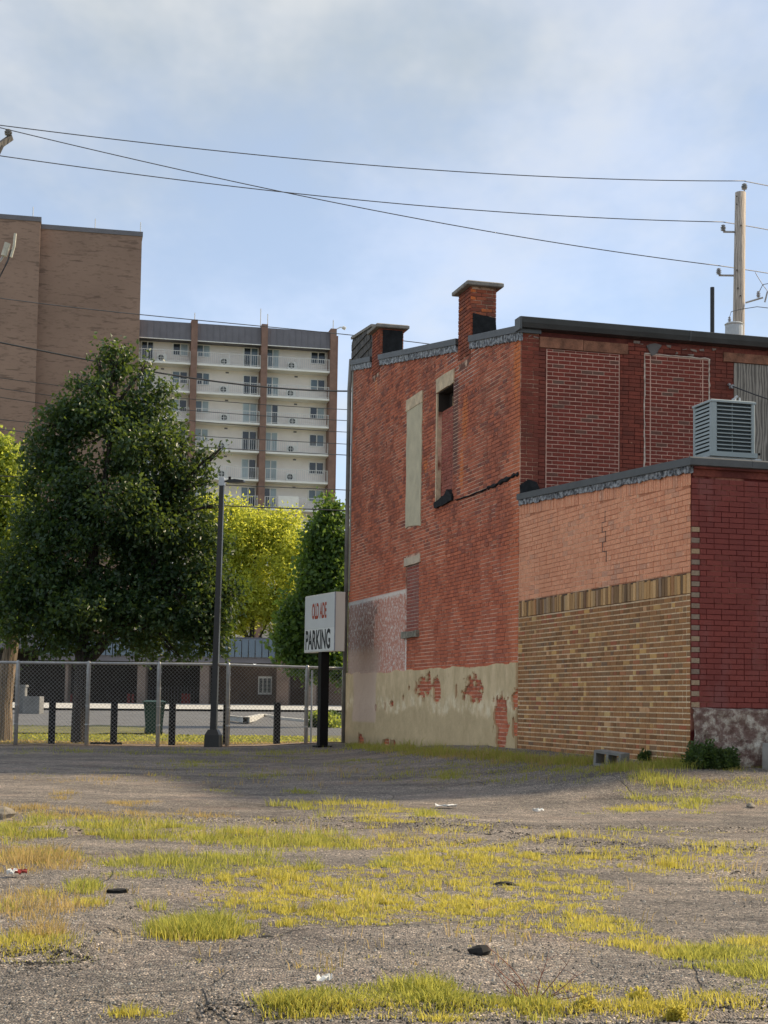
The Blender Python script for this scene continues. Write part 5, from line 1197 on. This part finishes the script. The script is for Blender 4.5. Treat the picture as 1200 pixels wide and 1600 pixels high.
# ------------------------------------------------------------------ grass
def ground_many(x, y):
    x = np.asarray(x, float); y = np.asarray(y, float)
    r = Fv[None]+Rv[None]*((x-CX)/FPX)[:, None]-Uv[None]*((y-CY)/FPX)[:, None]; z = np.full(len(x), .05)
    for _ in range(25):
        t_ = (z-CAM[2])/r[:, 2]; P = CAM+r*t_[:, None]; z = z*.4+.6*gz(P[:, 0], P[:, 1])
    P[:, 2] = z; return P
class Grass:
    def __init__(s): s.C = []; s.H = []; s.S = []
    def patch(s, x, y, rx, ry, n, blades, h, spread=.05, jag=.35):
        n = int(n*.62); ry = ry*.8; jag = jag+.14; a = rng.uniform(0, 2*pi, n); q = np.sqrt(rng.uniform(0, 1, n)); px = x+rx*q*np.cos(a); py = y+ry*q*np.sin(a)
        P = ground_many(px, py); keep = vnoise(P[:, 0], P[:, 1], 77, 2.6)+vnoise(P[:, 0], P[:, 1], 78, 7)*.7 > -.5+jag*.9
        P = P[keep]; qk = q[keep]
        hh = h*(1.15-.55*qk**2)*rng.uniform(.6, 1.25, len(P))
        s.add(P, hh, blades, spread)
    def line(s, pts, th, n, blades, h, spread=.05, jag=.35):
        n = int(n*.62); th = th*.75; jag = jag+.14; t_ = rng.uniform(0, len(pts)-1.0001, n); i = t_.astype(int); f_ = t_-i; pts = np.array(pts, float)
        px = pts[i, 0]*(1-f_)+pts[i+1, 0]*f_; py = pts[i, 1]*(1-f_)+pts[i+1, 1]*f_+rng.normal(size=n)*th*.5
        P = ground_many(px, py); keep = vnoise(P[:, 0], P[:, 1], 79, 1.9)+vnoise(P[:, 0], P[:, 1], 80, 6)*.7 > -.5+jag*.9
        P = P[keep]; s.add(P, h*rng.uniform(.45, 1.3, len(P)), blades, spread)
    def add(s, P, hh, blades, spread):
        hv = vnoise(P[:, 0], P[:, 1], 91, 5.5)+.5*vnoise(P[:, 0], P[:, 1], 92, 14); hh = hh*np.clip(.50+.75*hv, .14, 1.1); spread = spread*.9
        k = rng.integers(max(1, blades//2), blades+blades//2+1, len(P)); C = np.repeat(P, k, 0); C[:, :2] += rng.normal(size=(len(C), 2))*spread
        s.C.append(C); s.H.append(np.repeat(hh, k)*rng.uniform(.45, 1.1, len(C))); s.S.append(C*0+np.repeat(P, k, 0))
    def build(s, name, m, label, width=.0016):
        C = np.concatenate(s.C); H = np.concatenate(s.H)[:, None]; S0 = np.concatenate(s.S); n = len(C)
        C[:, 2] = lotz(C[:, 0], C[:, 1])-.004
        out = (C-S0); out[:, 2] = 0; ln = unit(out+rng.normal(size=(n, 3))*[.03,.03,0]); lean = rng.uniform(.15, .75, (n, 1))
        ang = rng.uniform(0, pi, n); sd_ = np.stack([np.cos(ang), np.sin(ang), ang*0], 1); wd = width*rng.uniform(.6, 1.5, (n, 1))*(1+.035*C[:, 1:2])
        up_ = np.array([0, 0, 1.0])
        M1 = C+up_*H*.55+ln*H*lean*.28; T = C+up_*H*(1-.25*lean)+ln*H*lean
        V = np.stack([C-sd_*wd, C+sd_*wd, M1-sd_*wd*.8, M1+sd_*wd*.8, T], 1)
        me = bpy.data.meshes.new(name); me.vertices.add(n*5); me.vertices.foreach_set('co', V.reshape(-1))
        b = (np.arange(n)*5)[:, None]; tri = np.concatenate([b+[0,1,3], b+[0,3,2], b+[2,3,4]], 1).reshape(-1).astype(np.int32)
        me.loops.add(n*9); me.loops.foreach_set('vertex_index', tri); me.polygons.add(n*3)
        me.polygons.foreach_set('loop_start', np.arange(n*3, dtype=np.int32)*3); me.polygons.foreach_set('loop_total', np.full(n*3, 3, np.int32))
        me.update(); me.validate(); me.materials.append(m); o = link(name, me); tag(o, label, 'grass', kind='stuff'); return n
g = Grass(); yl = Grass(); st = Grass()
# main cracks
g.line([(0,1300),(120,1302),(250,1304),(400,1314),(560,1322)], 15, 760, 26, .14, .06, .15)
yl.line([(0,1302),(250,1306),(560,1322),(700,1318),(850,1335),(1000,1342),(1200,1378)], 12, 560, 20, .11, .04, .2)
yl.line([(560,1296),(700,1300),(900,1325),(1200,1332)], 13, 430, 18, .10, .04, .28)
yl.line([(620,1340),(760,1350),(900,1352),(1060,1368),(1200,1400)], 9, 260, 16, .085, .04, .28)
g.line([(850,1302),(1000,1302),(1200,1303)], 3, 110, 12, .06, .04, .4)
st.line([(0,1268),(90,1278),(200,1284),(360,1284)], 9, 190, 20, .11, .06, .3)
yl.line([(20,1282),(180,1286),(350,1286),(600,1290)], 5, 150, 14, .07, .05, .45)
g.line([(0,1320),(150,1345),(250,1362),(420,1365)], 7, 130, 18, .09, .05, .35)
# tufts
g.patch(308,1455,62,16,230,34,.17,.05,.0); yl.patch(320,1462,70,12,70,24,.12,.05,.1)
g.patch(300,1352,140,13,190,26,.13,.06,.15); g.patch(372,1345,70,14,60,26,.14,.05,.15); g.patch(270,1368,100,6,60,22,.08,.05,.2)
g.patch(130,1388,24,14,46,24,.11,.04,.0); yl.patch(140,1412,20,12,30,20,.07,.04,.1); g.patch(235,1420,20,6,14,18,.08,.04,.1)
g.patch(486,1360,13,7,16,26,.13,.04,.0); yl.patch(448,1446,10,7,12,24,.08,.03,.0); g.patch(394,1452,8,5,8,20,.07,.03,.0)
yl.patch(545,1262,85,12,130,26,.16,.07,.15); yl.patch(620,1272,60,7,50,20,.10,.06,.2); g.patch(475,1264,30,6,26,22,.12,.06,.1)
g.patch(662,1284,24,9,26,26,.15,.06,.1); g.patch(505,1283,30,5,20,20,.10,.05,.2); g.patch(720,1290,20,5,14,22,.10,.05,.1)
g.patch(430,1262,8,6,8,26,.15,.05,.0); st.patch(215,1258,38,8,46,22,.12,.06,.1); st.patch(105,1248,20,14,26,20,.12,.06,.2); st.patch(60,1290,70,10,70,24,.12,.06,.2)
g.patch(605,1352,20,12,24,26,.13,.05,.1); yl.patch(650,1348,28,10,30,22,.10,.05,.1)
# dry stand at left
st.patch(45,1345,75,24,150,24,.17,.07,.2); g.patch(60,1342,80,12,60,22,.10,.06,.2); st.patch(50,1420,70,40,120,16,.16,.07,.35); yl.patch(45,1485,60,16,90,22,.10,.06,.2); yl.patch(70,1405,18,9,16,22,.10,.04,.0); st.patch(75,1465,45,9,40,22,.12,.05,.2); g.patch(110,1497,24,4,20,20,.06,.04,.1); g.patch(16,1425,14,10,14,20,.10,.05,.2)
st.patch(20,1310,30,8,30,22,.14,.06,.2)
# sparse low moss like tufts over the middle
yl.patch(640,1395,340,54,1700,16,.078,.017,-.14); yl.patch(560,1420,240,38,520,16,.07,.017,-.14); yl.patch(820,1440,150,38,220,15,.065,.018,-.14); yl.patch(940,1462,70,34,170,16,.06,.03,.2); yl.patch(1010,1480,50,20,90,18,.07,.035,.2); yl.patch(720,1345,150,22,560,15,.09,.018,-.1); yl.patch(420,1375,120,18,200,13,.08,.016,.0); yl.patch(1030,1345,170,20,260,12,.08,.016,.05)
yl.patch(775,1460,18,4,10,18,.06,.03,.0); yl.patch(915,1440,30,12,30,16,.06,.03,.1); yl.patch(600,1446,120,14,80,12,.04,.02,.35)
# right foreground
g.patch(1125,1510,85,26,230,26,.10,.045,.22); g.patch(1180,1530,60,34,150,24,.09,.045,.25); yl.patch(1150,1570,60,14,70,20,.07,.05,.2); yl.patch(1060,1495,40,12,60,20,.08,.04,.1); yl.patch(1185,1480,40,12,60,18,.08,.05,.3)
# bottom band
g.line([(415,1578),(500,1572),(600,1570),(720,1576),(860,1580)], 16, 360, 24, .065, .04, .15); yl.line([(420,1580),(640,1582),(900,1584),(1080,1582)], 9, 300, 20, .055, .04, .25); g.patch(640,1562,60,14,70,26,.10,.045,.1); g.patch(700,1570,70,12,60,24,.085,.045,.1); yl.patch(880,1562,90,16,120,22,.07,.045,.2); g.patch(800,1575,60,10,60,24,.09,.05,.2)
yl.patch(205,1585,24,5,22,18,.05,.03,.1); yl.patch(310,1588,60,4,40,14,.04,.03,.3); yl.patch(690,1596,40,4,30,18,.06,.04,.2); yl.patch(510,1498,20,4,8,10,.04,.03,.2)
# shaded grass near fence and walls
g.line([(545,1166),(640,1174),(760,1182),(860,1190),(1000,1203),(1080,1206)], 9, 1300, 16, .24, .09, .0)
st.line([(560,1170),(800,1190),(1060,1208)], 10, 380, 10, .26, .08, .05); g.line([(20,1176),(250,1176),(400,1180),(540,1174)], 6, 300, 12, .16, .12, .2); g.patch(500,1205,480,24,260,10,.12,.06,.1); st.patch(450,1215,430,24,160,8,.16,.06,.1); g.patch(820,1215,240,16,200,12,.13,.06,.1)
g.patch(330,1196,60,7,60,18,.13,.12,.25); g.patch(250,1190,60,4,30,16,.10,.12,.3); g.patch(420,1188,60,5,40,18,.12,.12,.3); g.patch(400,1214,50,6,40,18,.11,.10,.2); st.patch(120,1218,60,8,40,16,.10,.10,.3); g.patch(345,1236,20,3,14,16,.08,.06,.1); g.patch(478,1236,28,6,26,20,.14,.07,.1); g.patch(700,1214,32,10,50,22,.15,.09,.1); g.patch(580,1192,50,6,40,18,.11,.10,.3); g.patch(760,1196,80,7,70,18,.12,.09,.3); g.patch(880,1206,70,6,60,18,.12,.08,.3)
g.patch(1010,1222,60,8,80,22,.10,.07,.2); yl.patch(1000,1264,50,7,70,22,.11,.06,.15); g.patch(980,1270,60,5,40,18,.07,.06,.3); g.patch(1088,1256,22,12,44,24,.16,.07,.0); g.patch(1150,1226,60,9,110,22,.13,.08,.1); g.patch(1180,1212,40,8,60,20,.12,.08,.2); g.patch(1100,1212,30,7,40,20,.12,.08,.2); st.patch(1140,1206,45,6,60,20,.07,.08,.1); st.patch(1195,1196,20,6,24,18,.08,.08,.1); g.patch(1060,1272,60,3,40,18,.06,.05,.3); yl.patch(1190,1256,20,6,20,20,.10,.06,.2); g.patch(925,1272,30,3,14,16,.06,.05,.2); yl.patch(1000,1310,180,10,60,12,.05,.05,.45)
# scattered strays
st.patch(600,1420,620,150,260,5,.17,.03,.2); st.line([(0,1300),(400,1312),(700,1318),(1200,1370)], 22, 220, 4, .22, .05, .1); g.patch(500,1240,520,50,90,6,.07,.06,.35); yl.patch(700,1500,500,70,50,7,.035,.03,.45)
nb = [g.build('grass', m_grassgreen, 'green grass tufts growing through the cracked asphalt'), yl.build('low_grass', m_grassyel, 'short yellow grass spreading over the cracked asphalt'), st.build('dry_grass', m_straw, 'dry straw coloured grass stalks on the asphalt')]
# lawn behind the fence
lg = Grass(); n_ = 5200; wv = rng.uniform(-12, 1.5, n_); sv = 17.9+rng.uniform(0, 1, n_)**1.3*8.2
P = np.stack([P1[0]+vd[0]*wv+ud[0]*sv, P1[1]+vd[1]*wv+ud[1]*sv, sv*0], 1)
lg.add(P[sv < 20.2], rng.uniform(.05, .11, (sv < 20.2).sum()), 7, .12); nb.append(lg.build('lawn_grass', m_straw, 'short golden lawn grass just behind the chain link fence', .007))  # straw colour stands for sunlight on this strip of lawn
lg = Grass(); n_ = 5200; wv = rng.uniform(-14, 1.5, n_); sv = 20+rng.uniform(0, 1, n_)*13.3; keep = (sv < 27) | (wv < -2.8); wv = wv[keep]; sv = sv[keep]
P = np.stack([P1[0]+vd[0]*wv+ud[0]*sv, P1[1]+vd[1]*wv+ud[1]*sv, sv*0], 1)
lg.add(P, rng.uniform(.06, .12, len(P)), 8, .16); nb.append(lg.build('verge_grass', m_grassgreen, 'greener lawn grass around the green bin', .009))  # greener colour stands for the shaded lawn beyond the sunlit strip
# small yellow weeds and a dry reddish weed in the foreground
for px, py, r, lab, sd_ in ((1000,1556,.042,'bushy yellow weed in the bottom grass band',81),(918,1566,.035,'smaller yellow green weed left of the bushy yellow weed',82),(1058,1577,.03,'low orange yellow weed at the right end of the bottom grass band',83)):
    p = ground_at(px, py+14); shrub(px, py+14, float(p[1]), r, lab, m_grassyel, 420, sd_, .016, 1.1, 'weed')
p = ground_at(835, 1572); dw = empty('dry_weed', tuple(p), 0, 'dry reddish branching weed above the bottom grass band', 'weed'); RW = random.Random(4); mb = MB()
for _ in range(11):
    a = RW.uniform(-1.4, 1.4); L = RW.uniform(.12, .30); q0 = Vector((0,0,0)); d = Vector((sin(a), RW.uniform(-.4,.4), .35+.4*RW.random())).normalized(); pts = [q0]
    for k in range(5): d = (d+Vector((RW.uniform(-.25,.25),RW.uniform(-.25,.25),RW.uniform(-.12,.1)))).normalized(); pts.append(pts[-1]+d*L/5)
    mb.tube(pts, [.0022,.002,.0017,.0014,.001,.0006], 4)
    for k in range(2, 5): e_ = pts[k]+Vector((RW.uniform(-.05,.05),RW.uniform(-.05,.05),RW.uniform(.01,.05))); mb.tube([pts[k], e_], [.0012,.0005], 3)
mb.build('stalk', plain('red_stalk', (.20,.075,.045), .8, var=.3, scale=30), dw)
# loose gravel
n_ = 13000; gx = rng.uniform(-60, 1260, n_); gy = 1190+410*rng.uniform(0, 1, n_)**.8; P = ground_many(gx, gy); r_ = rng.uniform(.002, .006, n_)*rng.uniform(.7, 1.6, n_)
oc = np.array([[1,0,0],[-1,0,0],[0,1,0],[0,-1,0],[0,0,1],[0,0,-1]], float); of = np.array([[0,2,4],[2,1,4],[1,3,4],[3,0,4],[2,0,5],[1,2,5],[3,1,5],[0,3,5]])
V = P[:, None, :]+oc[None]*r_[:, None, None]*rng.uniform(.6, 1.3, (n_, 6, 1)); V[:, :, 2] += (lotz(P[:, 0], P[:, 1])-P[:, 2]+.001)[:, None]
Fg = (np.arange(n_)*6)[:, None, None]+of[None]
me = bpy.data.meshes.new('gravel'); me.from_pydata(V.reshape(-1, 3).tolist(), [], Fg.reshape(-1, 3).tolist())
m_gravel = brickmat('gravel_stone', [(0,(.09,.085,.08)),(.4,(.18,.17,.155)),(.8,(.30,.28,.25)),(1,(.50,.47,.42))]); me.materials.append(m_gravel)
tag(link('gravel', me), 'loose gravel scattered over the asphalt', 'gravel', kind='stuff')
n_ = 6000; gi = rng.integers(0, len(RIDGES), n_); tt = rng.uniform(0, 1, n_); P = np.empty((n_, 3))
for k_ in range(len(RIDGES)):
    q_ = RIDGES[k_]; m_ = gi == k_; L_ = np.concatenate([[0], np.cumsum(np.linalg.norm(np.diff(q_[:, :2], axis=0), axis=1))]); t_ = tt[m_]*L_[-1]
    P[m_, 0] = np.interp(t_, L_, q_[:, 0]); P[m_, 1] = np.interp(t_, L_, q_[:, 1])
P[:, 0] += rng.normal(size=n_)*.05; P[:, 1] += rng.normal(size=n_)*.12-.05; P[:, 2] = lotz(P[:, 0], P[:, 1])
r_ = rng.uniform(.004, .011, n_); V = P[:, None, :]+oc[None]*r_[:, None, None]*rng.uniform(.5, 1.4, (n_, 6, 1))*np.array([1, 1, .55])
me = bpy.data.meshes.new('asphalt_crumbs'); me.from_pydata(V.reshape(-1, 3).tolist(), [], ((np.arange(n_)*6)[:, None, None]+of[None]).reshape(-1, 3).tolist())
me.materials.append(brickmat('crumb', [(0,(.02,.018,.016)),(.5,(.05,.045,.04)),(.9,(.10,.085,.07)),(1,(.2,.18,.15))])); tag(link('asphalt_crumbs', me), 'dark crumbled asphalt bits along the cracked edges', 'debris', kind='stuff')
print('grass blades', nb, 'script done')
